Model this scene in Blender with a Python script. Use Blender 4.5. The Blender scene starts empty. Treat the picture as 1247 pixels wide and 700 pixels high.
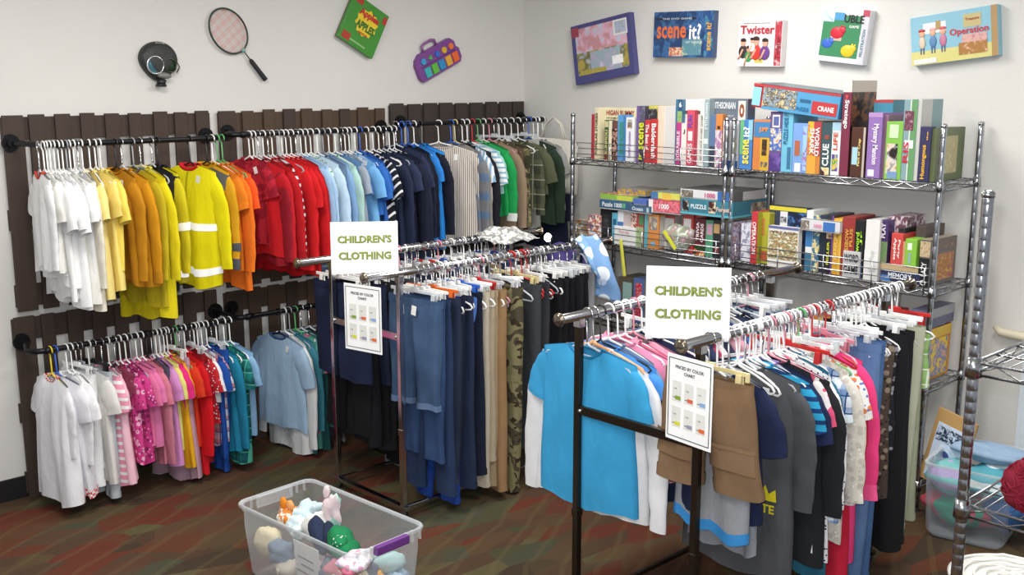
import bpy, math, random
from mathutils import Vector, Matrix
R = math.radians
PI = math.pi
col = bpy.context.scene.collection
scn = bpy.context.scene

# ---------------------------------------------------------------- camera maths
YAW, PIT, FPX, CH = 0.806772, 0.190263, 1304.81, 2.05
DW, XR = 5.371, 5.258                      # back wall plane y = DW, right wall plane x = XR
CF = Vector((math.cos(YAW)*math.cos(PIT), math.sin(YAW)*math.cos(PIT), -math.sin(PIT)))
CR = CF.cross(Vector((0, 0, 1))).normalized()
CU = CR.cross(CF)
def ray(px, py): return CF + CR*((px-623.5)/FPX) - CU*((py-350)/FPX)
def ony(px, py, y):
    d = ray(px, py); return Vector((0, 0, CH)) + d*(y/d.y)
def onx(px, py, x):
    d = ray(px, py); return Vector((0, 0, CH)) + d*(x/d.x)
def onz(px, py, z):
    d = ray(px, py); return Vector((0, 0, CH)) + d*((z-CH)/d.z)
def proj(x, y, z):
    v = Vector((x, y, z-CH)); f = v.dot(CF)
    return 623.5+FPX*v.dot(CR)/f, 350-FPX*v.dot(CU)/f

cam_d = bpy.data.cameras.new('camera')
cam = bpy.data.objects.new('camera', cam_d); col.objects.link(cam)
cam_d.sensor_width = 36; cam_d.sensor_fit = 'HORIZONTAL'
cam_d.lens = FPX*36/1247
cam.location = (0, 0, CH)
cam.matrix_world = Matrix.Translation((0, 0, CH)) @ Matrix((CR, CU, -CF)).transposed().to_4x4()
cam_d.clip_start = .05
scn.camera = cam

# ---------------------------------------------------------------- materials
def lin(h):
    if isinstance(h, str):
        h = h.lstrip('#'); h = [int(h[i:i+2], 16)/255 for i in (0, 2, 4)]
    return tuple(c/12.92 if c <= .04045 else ((c+.055)/1.055)**2.4 for c in h)+(1,)
_mats = {}
def newmat(name):
    m = bpy.data.materials.new(name); m.use_nodes = True
    nt = m.node_tree; b = nt.nodes['Principled BSDF']
    return m, nt, b
def N(nt, t, **kw):
    n = nt.nodes.new(t)
    for k, v in kw.items():
        if k.startswith('i_'):
            n.inputs[k[2:].replace('_', ' ')].default_value = v
        else: setattr(n, k, v)
    return n
def mixc(nt, fac, a, b, mode='MIX'):
    n = nt.nodes.new('ShaderNodeMix'); n.data_type = 'RGBA'; n.blend_type = mode
    if isinstance(fac, (int, float)): n.inputs[0].default_value = fac
    else: nt.links.new(fac, n.inputs[0])
    for i, v in ((6, a), (7, b)):
        if isinstance(v, tuple): n.inputs[i].default_value = v
        else: nt.links.new(v, n.inputs[i])
    return n.outputs[2]
def math_n(nt, op, a, b=0.0, c=None):
    n = nt.nodes.new('ShaderNodeMath'); n.operation = op
    for i, v in enumerate((a, b)+((c,) if c is not None else ())):
        if isinstance(v, (int, float)): n.inputs[i].default_value = v
        else: nt.links.new(v, n.inputs[i])
    return n.outputs[0]
def plain(c, rough=.5, metal=0, spec=.5, var=.06, scale=9, emit=None, bump=0):
    key = ('p', str(c), rough, metal, var, scale, str(emit), bump)
    if key in _mats: return _mats[key]
    m, nt, b = newmat('surface'); c = lin(c)
    tc = N(nt, 'ShaderNodeTexCoord'); nz = N(nt, 'ShaderNodeTexNoise', i_Scale=scale, i_Detail=3.0)
    nt.links.new(tc.outputs['Object'], nz.inputs['Vector'])
    d = tuple(x*(1-var*2) for x in c[:3])+(1,); l = tuple(min(1, x*(1+var*1.2)) for x in c[:3])+(1,)
    nt.links.new(mixc(nt, nz.outputs['Fac'], d, l), b.inputs['Base Color'])
    b.inputs['Roughness'].default_value = rough; b.inputs['Metallic'].default_value = metal
    b.inputs['Specular IOR Level'].default_value = spec
    if emit:
        b.inputs['Emission Color'].default_value = c; b.inputs['Emission Strength'].default_value = emit
    if bump:
        bp = N(nt, 'ShaderNodeBump', i_Strength=bump, i_Distance=.01); n2 = N(nt, 'ShaderNodeTexNoise', i_Scale=scale*8)
        nt.links.new(tc.outputs['Object'], n2.inputs['Vector']); nt.links.new(n2.outputs['Fac'], bp.inputs['Height'])
        nt.links.new(bp.outputs['Normal'], b.inputs['Normal'])
    _mats[key] = m; return m
def chrome(rough=.16, c='c9c9cc'): return plain(c, rough, 1.0, var=.03)

def fabric(c, pat=None, c2='ffffff', s=1.0, c3=None, rough=.9):
    key = ('f', c, pat, c2, s, c3)
    if key in _mats: return _mats[key]
    m, nt, b = newmat('fabric'); L = nt.links
    A, B = lin(c), lin(c2); C3 = lin(c3) if c3 else B
    tc = N(nt, 'ShaderNodeTexCoord'); P = tc.outputs['Object']
    sx = N(nt, 'ShaderNodeSeparateXYZ'); L.new(P, sx.inputs[0])
    nz = N(nt, 'ShaderNodeTexNoise', i_Scale=7.0, i_Detail=4.0); L.new(P, nz.inputs['Vector'])
    dk = tuple(x*.80 for x in A[:3])+(1,); lt = tuple(min(1, x*1.14+.004) for x in A[:3])+(1,)
    base = mixc(nt, nz.outputs['Fac'], dk, lt)
    def stripe(axis, freq, width):
        f = math_n(nt, 'FRACT', math_n(nt, 'MULTIPLY', sx.outputs[axis], freq))
        return math_n(nt, 'LESS_THAN', f, width)
    if pat == 'stripeV': base = mixc(nt, stripe(1, 34/s, .45), base, B)
    elif pat == 'pin': base = mixc(nt, stripe(1, 85/s, .42), base, B)
    elif pat == 'stripeH': base = mixc(nt, stripe(2, 26/s, .4), base, B)
    elif pat == 'diag':
        f = math_n(nt, 'FRACT', math_n(nt, 'MULTIPLY', math_n(nt, 'ADD', sx.outputs[1], sx.outputs[2]), 26/s))
        base = mixc(nt, math_n(nt, 'LESS_THAN', f, .3), base, B)
    elif pat == 'plaid':
        h = mixc(nt, math_n(nt, 'MULTIPLY', stripe(1, 16/s, .4), .6), base, B)
        h = mixc(nt, math_n(nt, 'MULTIPLY', stripe(2, 16/s, .4), .6), h, B)
        base = mixc(nt, stripe(2, 16/s, .08), mixc(nt, stripe(1, 16/s, .08), h, C3), C3)
    elif pat == 'check':
        ck = N(nt, 'ShaderNodeTexChecker', i_Scale=90/s); L.new(P, ck.inputs['Vector'])
        ck.inputs['Color1'].default_value = (0, 0, 0, 1); ck.inputs['Color2'].default_value = (1, 1, 1, 1)
        base = mixc(nt, ck.outputs['Fac'], base, B)
    elif pat == 'camo':
        n1 = N(nt, 'ShaderNodeTexNoise', i_Scale=13/s, i_Detail=1.5, i_Distortion=.8); L.new(P, n1.inputs['Vector'])
        n2 = N(nt, 'ShaderNodeTexNoise', i_Scale=17/s, i_Detail=1.5, i_Distortion=1.1); L.new(P, n2.inputs['Vector'])
        base = mixc(nt, math_n(nt, 'GREATER_THAN', n1.outputs['Fac'], .53), base, B)
        base = mixc(nt, math_n(nt, 'GREATER_THAN', n2.outputs['Fac'], .60), base, C3)
    elif pat in ('dots', 'floral'):
        vo = N(nt, 'ShaderNodeTexVoronoi', i_Scale=(55 if pat == 'dots' else 34)/s); L.new(P, vo.inputs['Vector'])
        base = mixc(nt, math_n(nt, 'LESS_THAN', vo.outputs['Distance'], .26 if pat == 'dots' else .38), base, B)
        if pat == 'floral':
            v2 = N(nt, 'ShaderNodeTexVoronoi', i_Scale=47/s); L.new(P, v2.inputs['Vector'])
            base = mixc(nt, math_n(nt, 'LESS_THAN', v2.outputs['Distance'], .24), base, C3)
    elif pat == 'denim':
        n1 = N(nt, 'ShaderNodeTexNoise', i_Scale=5.0, i_Detail=5.0); L.new(P, n1.inputs['Vector'])
        mp = N(nt, 'ShaderNodeMapping'); mp.inputs['Scale'].default_value = (60, 220, 12); L.new(P, mp.inputs['Vector'])
        n2 = N(nt, 'ShaderNodeTexNoise', i_Scale=1.0); L.new(mp.outputs[0], n2.inputs['Vector'])
        f = math_n(nt, 'MULTIPLY', math_n(nt, 'POWER', n1.outputs['Fac'], 2.2), 1.2)
        base = mixc(nt, f, base, B)
        base = mixc(nt, math_n(nt, 'MULTIPLY', n2.outputs['Fac'], .35), base, B)
    elif pat == 'heather':
        n2 = N(nt, 'ShaderNodeTexNoise', i_Scale=160.0); L.new(P, n2.inputs['Vector'])
        base = mixc(nt, math_n(nt, 'MULTIPLY', n2.outputs['Fac'], .5), base, B)
    elif pat == 'splotch':
        n1 = N(nt, 'ShaderNodeTexNoise', i_Scale=9/s, i_Detail=3, i_Distortion=1.5); L.new(P, n1.inputs['Vector'])
        f = math_n(nt, 'GREATER_THAN', n1.outputs['Fac'], .5); base = mixc(nt, f, base, B)
    L.new(base, b.inputs['Base Color'])
    b.inputs['Roughness'].default_value = rough; b.inputs['Specular IOR Level'].default_value = .2
    bp = N(nt, 'ShaderNodeBump', i_Strength=.45, i_Distance=.014)
    n3 = N(nt, 'ShaderNodeTexNoise', i_Scale=24.0, i_Detail=4.0, i_Distortion=.4)
    mp = N(nt, 'ShaderNodeMapping'); mp.inputs['Scale'].default_value = (1, 1, .38)
    L.new(P, mp.inputs['Vector']); L.new(mp.outputs[0], n3.inputs['Vector'])
    L.new(n3.outputs['Fac'], bp.inputs['Height']); L.new(bp.outputs['Normal'], b.inputs['Normal'])
    _mats[key] = m; return m

def picture(cols, s=1.0, stretch=(1, 1, 1), rough=.3):
    """blotchy printed artwork in a handful of colours"""
    key = ('pic', tuple(cols), s, stretch)
    if key in _mats: return _mats[key]
    m, nt, b = newmat('printed_picture'); L = nt.links
    tc = N(nt, 'ShaderNodeTexCoord'); mp = N(nt, 'ShaderNodeMapping'); mp.inputs['Scale'].default_value = stretch
    mp.inputs['Location'].default_value = (len(_mats)*.37, len(_mats)*.61, 0)
    L.new(tc.outputs['Object'], mp.inputs['Vector'])
    nz = N(nt, 'ShaderNodeTexNoise', i_Scale=22/s, i_Detail=3.0, i_Distortion=.6); L.new(mp.outputs[0], nz.inputs['Vector'])
    vo = N(nt, 'ShaderNodeTexVoronoi', i_Scale=42/s); L.new(mp.outputs[0], vo.inputs['Vector'])
    f = math_n(nt, 'ADD', math_n(nt, 'MULTIPLY', nz.outputs['Fac'], .9), math_n(nt, 'MULTIPLY', vo.outputs['Distance'], .22))
    cr = N(nt, 'ShaderNodeValToRGB'); cr.color_ramp.interpolation = 'LINEAR'
    el = cr.color_ramp.elements; n = len(cols)
    while len(el) < n: el.new(.5)
    for i, c in enumerate(cols):
        el[i].position = 0 if i == 0 else .33+.42*(i-1)/max(1, n-1); el[i].color = lin(c)
    L.new(f, cr.inputs['Fac']); L.new(cr.outputs['Color'], b.inputs['Base Color'])
    b.inputs['Roughness'].default_value = rough
    _mats[key] = m; return m

def glassy(c='e8eef2', alpha=.25, rough=.25):
    key = ('g', c, alpha)
    if key in _mats: return _mats[key]
    m, nt, b = newmat('clear_plastic'); L = nt.links
    out = nt.nodes['Material Output']
    tr = N(nt, 'ShaderNodeBsdfTransparent'); mx = N(nt, 'ShaderNodeMixShader')
    b.inputs['Base Color'].default_value = lin(c); b.inputs['Roughness'].default_value = rough
    nz = N(nt, 'ShaderNodeTexNoise', i_Scale=6.0); tc = N(nt, 'ShaderNodeTexCoord'); L.new(tc.outputs['Object'], nz.inputs['Vector'])
    fr = N(nt, 'ShaderNodeLayerWeight', i_Blend=.35)
    f = math_n(nt, 'ADD', math_n(nt, 'MULTIPLY', fr.outputs['Facing'], .45), math_n(nt, 'ADD', math_n(nt, 'MULTIPLY', nz.outputs['Fac'], .06), alpha))
    L.new(f, mx.inputs[0]); L.new(tr.outputs[0], mx.inputs[1]); L.new(b.outputs[0], mx.inputs[2]); L.new(mx.outputs[0], out.inputs[0])
    _mats[key] = m; return m

# ---------------------------------------------------------------- mesh builder
class MB:
    def __init__(s): s.v = []; s.f = []
    def add(s, vs, fs):
        o = len(s.v); s.v += [tuple(v) for v in vs]; s.f += [tuple(i+o for i in f) for f in fs]; return s
    def box(s, c, d, rot=None, bev=0):
        x, y, z = d[0]/2, d[1]/2, d[2]/2; b = min(bev, x*.9, y*.9, z*.9)
        if b <= 0:
            vs = [Vector((i*x, j*y, k*z)) for i in (-1, 1) for j in (-1, 1) for k in (-1, 1)]
            fs = [(0, 1, 3, 2), (4, 6, 7, 5), (0, 4, 5, 1), (2, 3, 7, 6), (0, 2, 6, 4), (1, 5, 7, 3)]
        else:
            import bmesh
            bm = bmesh.new(); bmesh.ops.create_cube(bm, size=1)
            for v in bm.verts: v.co = Vector((v.co.x*2*x, v.co.y*2*y, v.co.z*2*z))
            bmesh.ops.bevel(bm, geom=bm.edges[:], offset=b, segments=2, affect='EDGES', profile=.6)
            bm.verts.index_update(); vs = [v.co.copy() for v in bm.verts]; fs = [[v.index for v in f.verts] for f in bm.faces]; bm.free()
        if rot is not None: vs = [rot @ v for v in vs]
        c = Vector(c); return s.add([v+c for v in vs], fs)
    def tube(s, pts, r, n=8, cap=True, sq=None):
        """sweep; r scalar or list; sq=(a,b) scales the section axes"""
        pts = [Vector(p) for p in pts]; m = len(pts)
        rr = r if isinstance(r, (list, tuple)) else [r]*m
        t0 = (pts[1]-pts[0]).normalized(); ref = Vector((0, 0, 1)) if abs(t0.z) < .9 else Vector((1, 0, 0))
        a = t0.cross(ref).normalized(); vs = []
        for i, p in enumerate(pts):
            t = ((pts[min(i+1, m-1)]-pts[i]).normalized()+(pts[i]-pts[max(i-1, 0)]).normalized())
            t = t.normalized() if t.length > 1e-6 else t0
            a = (a-t*a.dot(t)).normalized(); b = t.cross(a)
            for k in range(n):
                an = 2*PI*k/n; vs.append(p+(a*math.cos(an)+b*math.sin(an))*rr[i])
        fs = [(i*n+k, i*n+(k+1) % n, (i+1)*n+(k+1) % n, (i+1)*n+k) for i in range(m-1) for k in range(n)]
        if cap: fs += [tuple(range(n-1, -1, -1)), tuple(range((m-1)*n, m*n))]
        return s.add(vs, fs)
    def sphere(s, c, r, n=12, m=8, sc=(1, 1, 1)):
        c = Vector(c); vs = [c+Vector((0, 0, r*sc[2]))]
        for i in range(1, m):
            th = PI*i/m
            for k in range(n):
                ph = 2*PI*k/n; vs.append(c+Vector((r*sc[0]*math.sin(th)*math.cos(ph), r*sc[1]*math.sin(th)*math.sin(ph), r*sc[2]*math.cos(th))))
        vs.append(c-Vector((0, 0, r*sc[2])))
        fs = [(0, 1+k, 1+(k+1) % n) for k in range(n)]
        fs += [(1+i*n+k, 1+(i+1)*n+k, 1+(i+1)*n+(k+1) % n, 1+i*n+(k+1) % n) for i in range(m-2) for k in range(n)]
        e = len(vs)-1; fs += [(e, 1+(m-2)*n+(k+1) % n, 1+(m-2)*n+k) for k in range(n)]
        return s.add(vs, fs)
    def prism(s, poly, axis, a, b):
        """poly of 2-D points extruded along axis between a and b"""
        def P(p, h):
            return {'x': (h, p[0], p[1]), 'y': (p[0], h, p[1]), 'z': (p[0], p[1], h)}[axis]
        n = len(poly); vs = [P(p, a) for p in poly]+[P(p, b) for p in poly]
        fs = [tuple(range(n)), tuple(range(2*n-1, n-1, -1))]+[(i, i+n, (i+1) % n+n, (i+1) % n) for i in range(n)]
        return s.add(vs, fs)
    def build(s, name, mat, parent=None, smooth=False):
        me = bpy.data.meshes.new(name); me.from_pydata(s.v, [], s.f)
        me.materials.append(mat)
        if smooth:
            for p in me.polygons: p.use_smooth = True
        me.update()
        o = bpy.data.objects.new(name, me); col.objects.link(o)
        if parent is not None: o.parent = parent
        return o
def fixn(o):
    import bmesh
    bm = bmesh.new(); bm.from_mesh(o.data); bmesh.ops.recalc_face_normals(bm, faces=bm.faces[:]); bm.to_mesh(o.data); bm.free(); return o

def tag(o, label=None, cat=None, group=None, kind=None):
    if label: o['label'] = label
    if cat: o['category'] = cat
    if group: o['group'] = group
    if kind: o['kind'] = kind
    return o
def empty(name, loc=(0, 0, 0), rz=0, label=None, cat=None, group=None, rot=None):
    o = bpy.data.objects.new(name, None); col.objects.link(o); o.empty_display_size = .05
    o.location = loc; o.rotation_euler = rot if rot else (0, 0, rz)
    return tag(o, label, cat, group)
def struct(name, mb, m): o = mb.build(name, m); o['kind'] = 'structure'; return o

def text_mesh(s, bold=.0, ext=.0):
    cu = bpy.data.curves.new('text', 'FONT'); cu.body = s; cu.align_x = 'CENTER'; cu.align_y = 'CENTER'
    cu.offset = bold; cu.extrude = ext; cu.resolution_u = 2
    o = bpy.data.objects.new('text', cu); col.objects.link(o)
    dg = bpy.context.evaluated_depsgraph_get(); dg.update()
    me = bpy.data.meshes.new_from_object(o.evaluated_get(dg))
    vs = [v.co.copy() for v in me.vertices]; fs = [tuple(p.vertices) for p in me.polygons]
    bpy.data.objects.remove(o); bpy.data.curves.remove(cu); bpy.data.meshes.remove(me)
    x0 = min(v.x for v in vs); x1 = max(v.x for v in vs); y0 = min(v.y for v in vs); y1 = max(v.y for v in vs)
    c = Vector(((x0+x1)/2, (y0+y1)/2, 0))
    return [v-c for v in vs], fs, x1-x0, y1-y0
def put_text(s, mat, parent, O, ux, uy, w, h, name='lettering', bold=.02, keep=True):
    """text centred at O, baseline along ux, up along uy, fitted in w x h"""
    vs, fs, tw, th = text_mesh(s, bold)
    sx, sy = w/tw, h/th
    if keep: sx = sy = min(sx, sy)
    O = Vector(O); ux = Vector(ux); uy = Vector(uy)
    return MB().add([O+ux*(v.x*sx)+uy*(v.y*sy) for v in vs], fs).build(name, mat, parent)

# ---------------------------------------------------------------- room shell
def wallmat():
    m, nt, b = newmat('painted_wall'); L = nt.links
    tc = N(nt, 'ShaderNodeTexCoord')
    n1 = N(nt, 'ShaderNodeTexNoise', i_Scale=1.3, i_Detail=4.0); L.new(tc.outputs['Object'], n1.inputs['Vector'])
    n2 = N(nt, 'ShaderNodeTexNoise', i_Scale=60.0, i_Detail=3.0); L.new(tc.outputs['Object'], n2.inputs['Vector'])
    L.new(mixc(nt, n1.outputs['Fac'], lin('d3d1cc'), lin('e0deda')), b.inputs['Base Color'])
    bp = N(nt, 'ShaderNodeBump', i_Strength=.12, i_Distance=.01); L.new(n2.outputs['Fac'], bp.inputs['Height']); L.new(bp.outputs['Normal'], b.inputs['Normal'])
    b.inputs['Roughness'].default_value = .75; return m
def carpetmat():
    m, nt, b = newmat('patterned_carpet'); L = nt.links
    tc = N(nt, 'ShaderNodeTexCoord')
    mp = N(nt, 'ShaderNodeMapping'); mp.inputs['Rotation'].default_value = (0, 0, R(28)); mp.inputs['Scale'].default_value = (2.9, 7.5, 1)
    L.new(tc.outputs['Object'], mp.inputs['Vector'])
    nz = N(nt, 'ShaderNodeTexNoise', i_Scale=.9, i_Detail=2.0); L.new(mp.outputs[0], nz.inputs['Vector'])
    dist = N(nt, 'ShaderNodeMix'); dist.data_type = 'VECTOR'; dist.inputs[0].default_value = .28
    L.new(mp.outputs[0], dist.inputs[4]); L.new(nz.outputs['Color'], dist.inputs[5])
    vo = N(nt, 'ShaderNodeTexVoronoi', i_Scale=1.6, i_Randomness=.9); L.new(dist.outputs[1], vo.inputs['Vector'])
    cr = N(nt, 'ShaderNodeValToRGB'); cr.color_ramp.interpolation = 'CONSTANT'
    cs = ['5c4f3a', '6a3a2e', '4f4e3a', '564436', '5e4a38', '5f5a40', '4a3e33', '66402f', '4e4f40']
    el = cr.color_ramp.elements
    while len(el) < len(cs): el.new(.5)
    for i, c in enumerate(cs): el[i].position = i/len(cs); el[i].color = lin(c)
    sp = N(nt, 'ShaderNodeSeparateColor'); L.new(vo.outputs['Color'], sp.inputs[0]); L.new(sp.outputs[0], cr.inputs['Fac'])
    mp2 = N(nt, 'ShaderNodeMapping'); mp2.inputs['Rotation'].default_value = (0, 0, R(-35)); mp2.inputs['Scale'].default_value = (1.5, 4.6, 1)
    L.new(tc.outputs['Object'], mp2.inputs['Vector'])
    v2 = N(nt, 'ShaderNodeTexVoronoi', i_Scale=1.5); L.new(mp2.outputs[0], v2.inputs['Vector'])
    s2 = N(nt, 'ShaderNodeSeparateColor'); L.new(v2.outputs['Color'], s2.inputs[0])
    over = mixc(nt, math_n(nt, 'GREATER_THAN', s2.outputs[1], .62), cr.outputs['Color'], mixc(nt, s2.outputs[2], lin('56523c'), lin('6c382e')))
    over = mixc(nt, .45, cr.outputs['Color'], over)
    w = N(nt, 'ShaderNodeTexWave', i_Scale=2.1, i_Distortion=3.0, i_Detail=2.0); w.wave_type = 'BANDS'
    mp3 = N(nt, 'ShaderNodeMapping'); mp3.inputs['Rotation'].default_value = (0, 0, R(62)); L.new(tc.outputs['Object'], mp3.inputs['Vector']); L.new(mp3.outputs[0], w.inputs['Vector'])
    over = mixc(nt, math_n(nt, 'MULTIPLY', math_n(nt, 'GREATER_THAN', w.outputs['Fac'], .93), .17), over, lin('7d7050'))
    fz = N(nt, 'ShaderNodeTexNoise', i_Scale=240.0, i_Detail=2.0); L.new(tc.outputs['Object'], fz.inputs['Vector'])
    fin = mixc(nt, .40, over, mixc(nt, fz.outputs['Fac'], lin('2a241e'), lin('b0a490')), 'SOFT_LIGHT')
    L.new(fin, b.inputs['Base Color']); b.inputs['Roughness'].default_value = .95; b.inputs['Specular IOR Level'].default_value = .15
    bp = N(nt, 'ShaderNodeBump', i_Strength=.5, i_Distance=.006); L.new(fz.outputs['Fac'], bp.inputs['Height']); L.new(bp.outputs['Normal'], b.inputs['Normal'])
    return m
WM = wallmat()
X0, Y0, ZC = -1.6, -1.6, 3.0
struct('floor', MB().box(((X0+XR)/2, (Y0+DW)/2, -.05), (XR-X0+.4, DW-Y0+.4, .1)), carpetmat())
struct('ceiling', MB().box(((X0+XR)/2, (Y0+DW)/2, ZC+.05), (XR-X0+.4, DW-Y0+.4, .1)), plain('e8e6e0', .9))
struct('wall_back', MB().box(((X0+XR)/2+.1, DW+.1, ZC/2), (XR-X0+.2, .2, ZC)), WM)
struct('wall_right', MB().box((XR+.1, (Y0+DW)/2, ZC/2), (.2, DW-Y0, ZC)), WM)
bbm = plain('17161a', .5)
struct('baseboard_back', MB().box(((X0+XR)/2, DW-.006, .055), (XR-X0, .012, .11)), bbm)
struct('baseboard_right', MB().box((XR-.006, (Y0+DW)/2-.01, .055), (.012, DW-Y0-.03, .11)), bbm)
# pale door edge in the right wall, at the far right of the frame
struct('trim_1', MB().box((XR-.02, 1.86, 1.05), (.04, .09, 2.1)), plain('dfe8f0', .5))
struct('door_1', MB().box((XR-.012, 1.36, 1.04), (.024, .9, 2.08), bev=.004), plain('cfe0ee', .5))

# ---------------------------------------------------------------- lights
def area(name, loc, rot, sx, sy, power, color=(1, 1, 1)):
    d = bpy.data.lights.new(name, 'AREA'); d.shape = 'RECTANGLE'; d.size = sx; d.size_y = sy; d.energy = power; d.color = color
    o = bpy.data.objects.new(name, d); col.objects.link(o); o.location = loc; o.rotation_euler = rot; return o
area('ceiling_light', (1.6, 3.6, ZC-.03), (0, 0, 0), 1.2, .6, 48, (1, .975, .94))
area('ceiling_light', (3.9, 3.3, ZC-.03), (0, 0, 0), 1.2, .6, 48, (1, .975, .94))
area('ceiling_light', (3.4, 1.3, ZC-.03), (0, 0, 0), 1.2, .6, 44, (1, .975, .94))
area('ceiling_light', (.6, 1.0, ZC-.03), (0, 0, 0), 1.2, .6, 40, (1, .975, .94))
fl = bpy.data.lights.new('flash', 'AREA'); fl.shape = 'DISK'; fl.size = .06; fl.energy = 60; fl.color = (.96, .98, 1)
fo = bpy.data.objects.new('flash', fl); col.objects.link(fo); fo.location = Vector((0, 0, CH+.07))-CR*.05
fo.rotation_euler = CF.to_track_quat('-Z', 'Y').to_euler()
w = bpy.data.worlds.new('world'); scn.world = w; w.use_nodes = True
bg = w.node_tree.nodes['Background']; bg.inputs[0].default_value = (.80, .84, .9, 1); bg.inputs[1].default_value = .5
scn.view_settings.view_transform = 'Standard'; scn.view_settings.look = 'None'; scn.view_settings.exposure = 0

#@@PARTS
# ---------------------------------------------------------------- pallets on the back wall
def woodmat(c, c2):
    key = ('wood', c)
    if key in _mats: return _mats[key]
    m, nt, b = newmat('stained_wood'); L = nt.links
    tc = N(nt, 'ShaderNodeTexCoord'); mp = N(nt, 'ShaderNodeMapping'); mp.inputs['Scale'].default_value = (30, 30, 2.5); L.new(tc.outputs['Object'], mp.inputs['Vector'])
    n1 = N(nt, 'ShaderNodeTexNoise', i_Scale=1.0, i_Detail=5.0, i_Distortion=.5); L.new(mp.outputs[0], n1.inputs['Vector'])
    n2 = N(nt, 'ShaderNodeTexNoise', i_Scale=3.0); L.new(tc.outputs['Object'], n2.inputs['Vector'])
    f = math_n(nt, 'MULTIPLY', math_n(nt, 'ADD', n1.outputs['Fac'], n2.outputs['Fac']), .5)
    L.new(mixc(nt, f, lin(c), lin(c2)), b.inputs['Base Color']); b.inputs['Roughness'].default_value = .7
    bp = N(nt, 'ShaderNodeBump', i_Strength=.4, i_Distance=.004); L.new(n1.outputs['Fac'], bp.inputs['Height']); L.new(bp.outputs['Normal'], b.inputs['Normal'])
    _mats[key] = m; return m
rng = random.Random(5)
PAL = [(1.775, 2.885, .945, 1.897, 0, 'a'), (2.905, 4.062, .915, 1.895, 1, 'b'), (4.072, 5.246, .93, 1.917, 2, 'c'),
       (1.745, 2.865, .0, .925, 0, 'd'), (2.885, 4.055, .0, .90, 1, 'e'), (4.065, 5.246, .0, .915, 2, 'f')]
plab = ['dark wooden pallet on the wall, upper row, behind the white and yellow clothes',
        'brown wooden pallet on the wall, upper row, behind the red and blue clothes',
        'dark brown wooden pallet fixed in the corner, upper row, behind the pinstriped shirt',
        'dark wooden pallet standing on the floor behind the lower pink and red clothes',
        'wooden pallet standing on the floor behind the long light blue shirt',
        'wooden pallet standing on the floor in the corner behind the chrome rack']
for i, (x0, x1, z0, z1, t, k) in enumerate(PAL):
    r = empty('wooden_pallet', ((x0+x1)/2, DW, z0), 0, plab[i], 'pallet', 'pallets lining the back wall')
    W, H = x1-x0, z1-z0
    nb = 9; pitch = W/nb
    mats = [woodmat('2c211c', '4d3d33'), woodmat('35271e', '5d4837'), woodmat('2b2523', '463b36')]
    for j in range(nb):
        bw = pitch*rng.uniform(.52, .62) if k != 'c' else pitch*rng.uniform(.74, .84)
        if j == 0: bw = pitch*.78
        x = -W/2+pitch*(j+.5)+rng.uniform(-.008, .008)
        x = max(-W/2+bw/2, min(W/2-bw/2, x))
        h = H-rng.uniform(0, .008)
        MB().box((x, -.026-rng.uniform(0, .002), h/2), (bw, .016, h), rot=Matrix.Rotation(rng.uniform(-.004, .004), 3, 'Y'), bev=.002).build('deck_board', mats[t] if t != 1 or j % 3 else mats[0], r)
    for zz, sh in ((H-.07, .11), (H*.47, .10), (.075, .11)):
        MB().box((0, -.010, zz), (W-.03, .018, sh), bev=.003).build('stringer', mats[t], r)

# ---------------------------------------------------------------- black pipe rails
iron = plain('1b1c1f', .38, .6)
RY = 5.07
def wall_rail(x0, x1, z, fx0, fx1, label):
    r = empty('clothing_rail', ((x0+x1)/2, DW-.034, z), 0, label, 'clothing rail', 'black pipe clothing rails')
    cx = (x0+x1)/2; yb = RY-(DW-.034)
    pts = [(fx0-cx, 0, 0), (fx0-cx+.01, -.04, 0), (x0-cx-.03, yb+.05, 0), (x0-cx, yb+.012, 0), (x0-cx+.04, yb, 0),
           (x1-cx-.04, yb, 0), (x1-cx, yb+.012, 0), (x1-cx+.02, yb+.05, 0), (fx1-cx, -.04, 0), (fx1-cx, 0, 0)]
    MB().tube(pts, .0135, 12).build('pipe', iron, r, True)
    for fx in (fx0, fx1):
        m = MB().tube([(fx-cx, 0, 0), (fx-cx, -.012, 0)], .042, 20); m.tube([(fx-cx, -.01, 0), (fx-cx, -.035, 0)], .021, 14)
        for a in range(4):
            m.sphere((fx-cx+.03*math.cos(a*PI/2+.7), -.013, .03*math.sin(a*PI/2+.7)), .004, 6, 4)
        m.build('flange', iron, r)
    for ex in (x0+.05, x1-.05):
        MB().tube([(ex-cx-.02, yb, 0), (ex-cx+.02, yb, 0)], .0175, 12).build('pipe_coupling', iron, r, True)
wall_rail(1.90, 2.765, 1.762, 1.82, 2.83, 'black pipe rail on the wall carrying the white, yellow and orange clothes')
wall_rail(2.86, 3.93, 1.775, 2.96, 4.00, 'black pipe rail on the wall carrying the red and pale blue clothes')
wall_rail(4.02, 5.17, 1.80, 4.15, 5.19, 'black pipe rail by the corner carrying the pinstriped shirt and navy jackets')
wall_rail(1.77, 2.80, .80, 1.79, 2.83, 'lower black pipe rail carrying the pink and red toddler clothes')
wall_rail(2.84, 3.95, .80, 2.93, 4.0, 'lower black pipe rail carrying the long light blue shirt')

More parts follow.
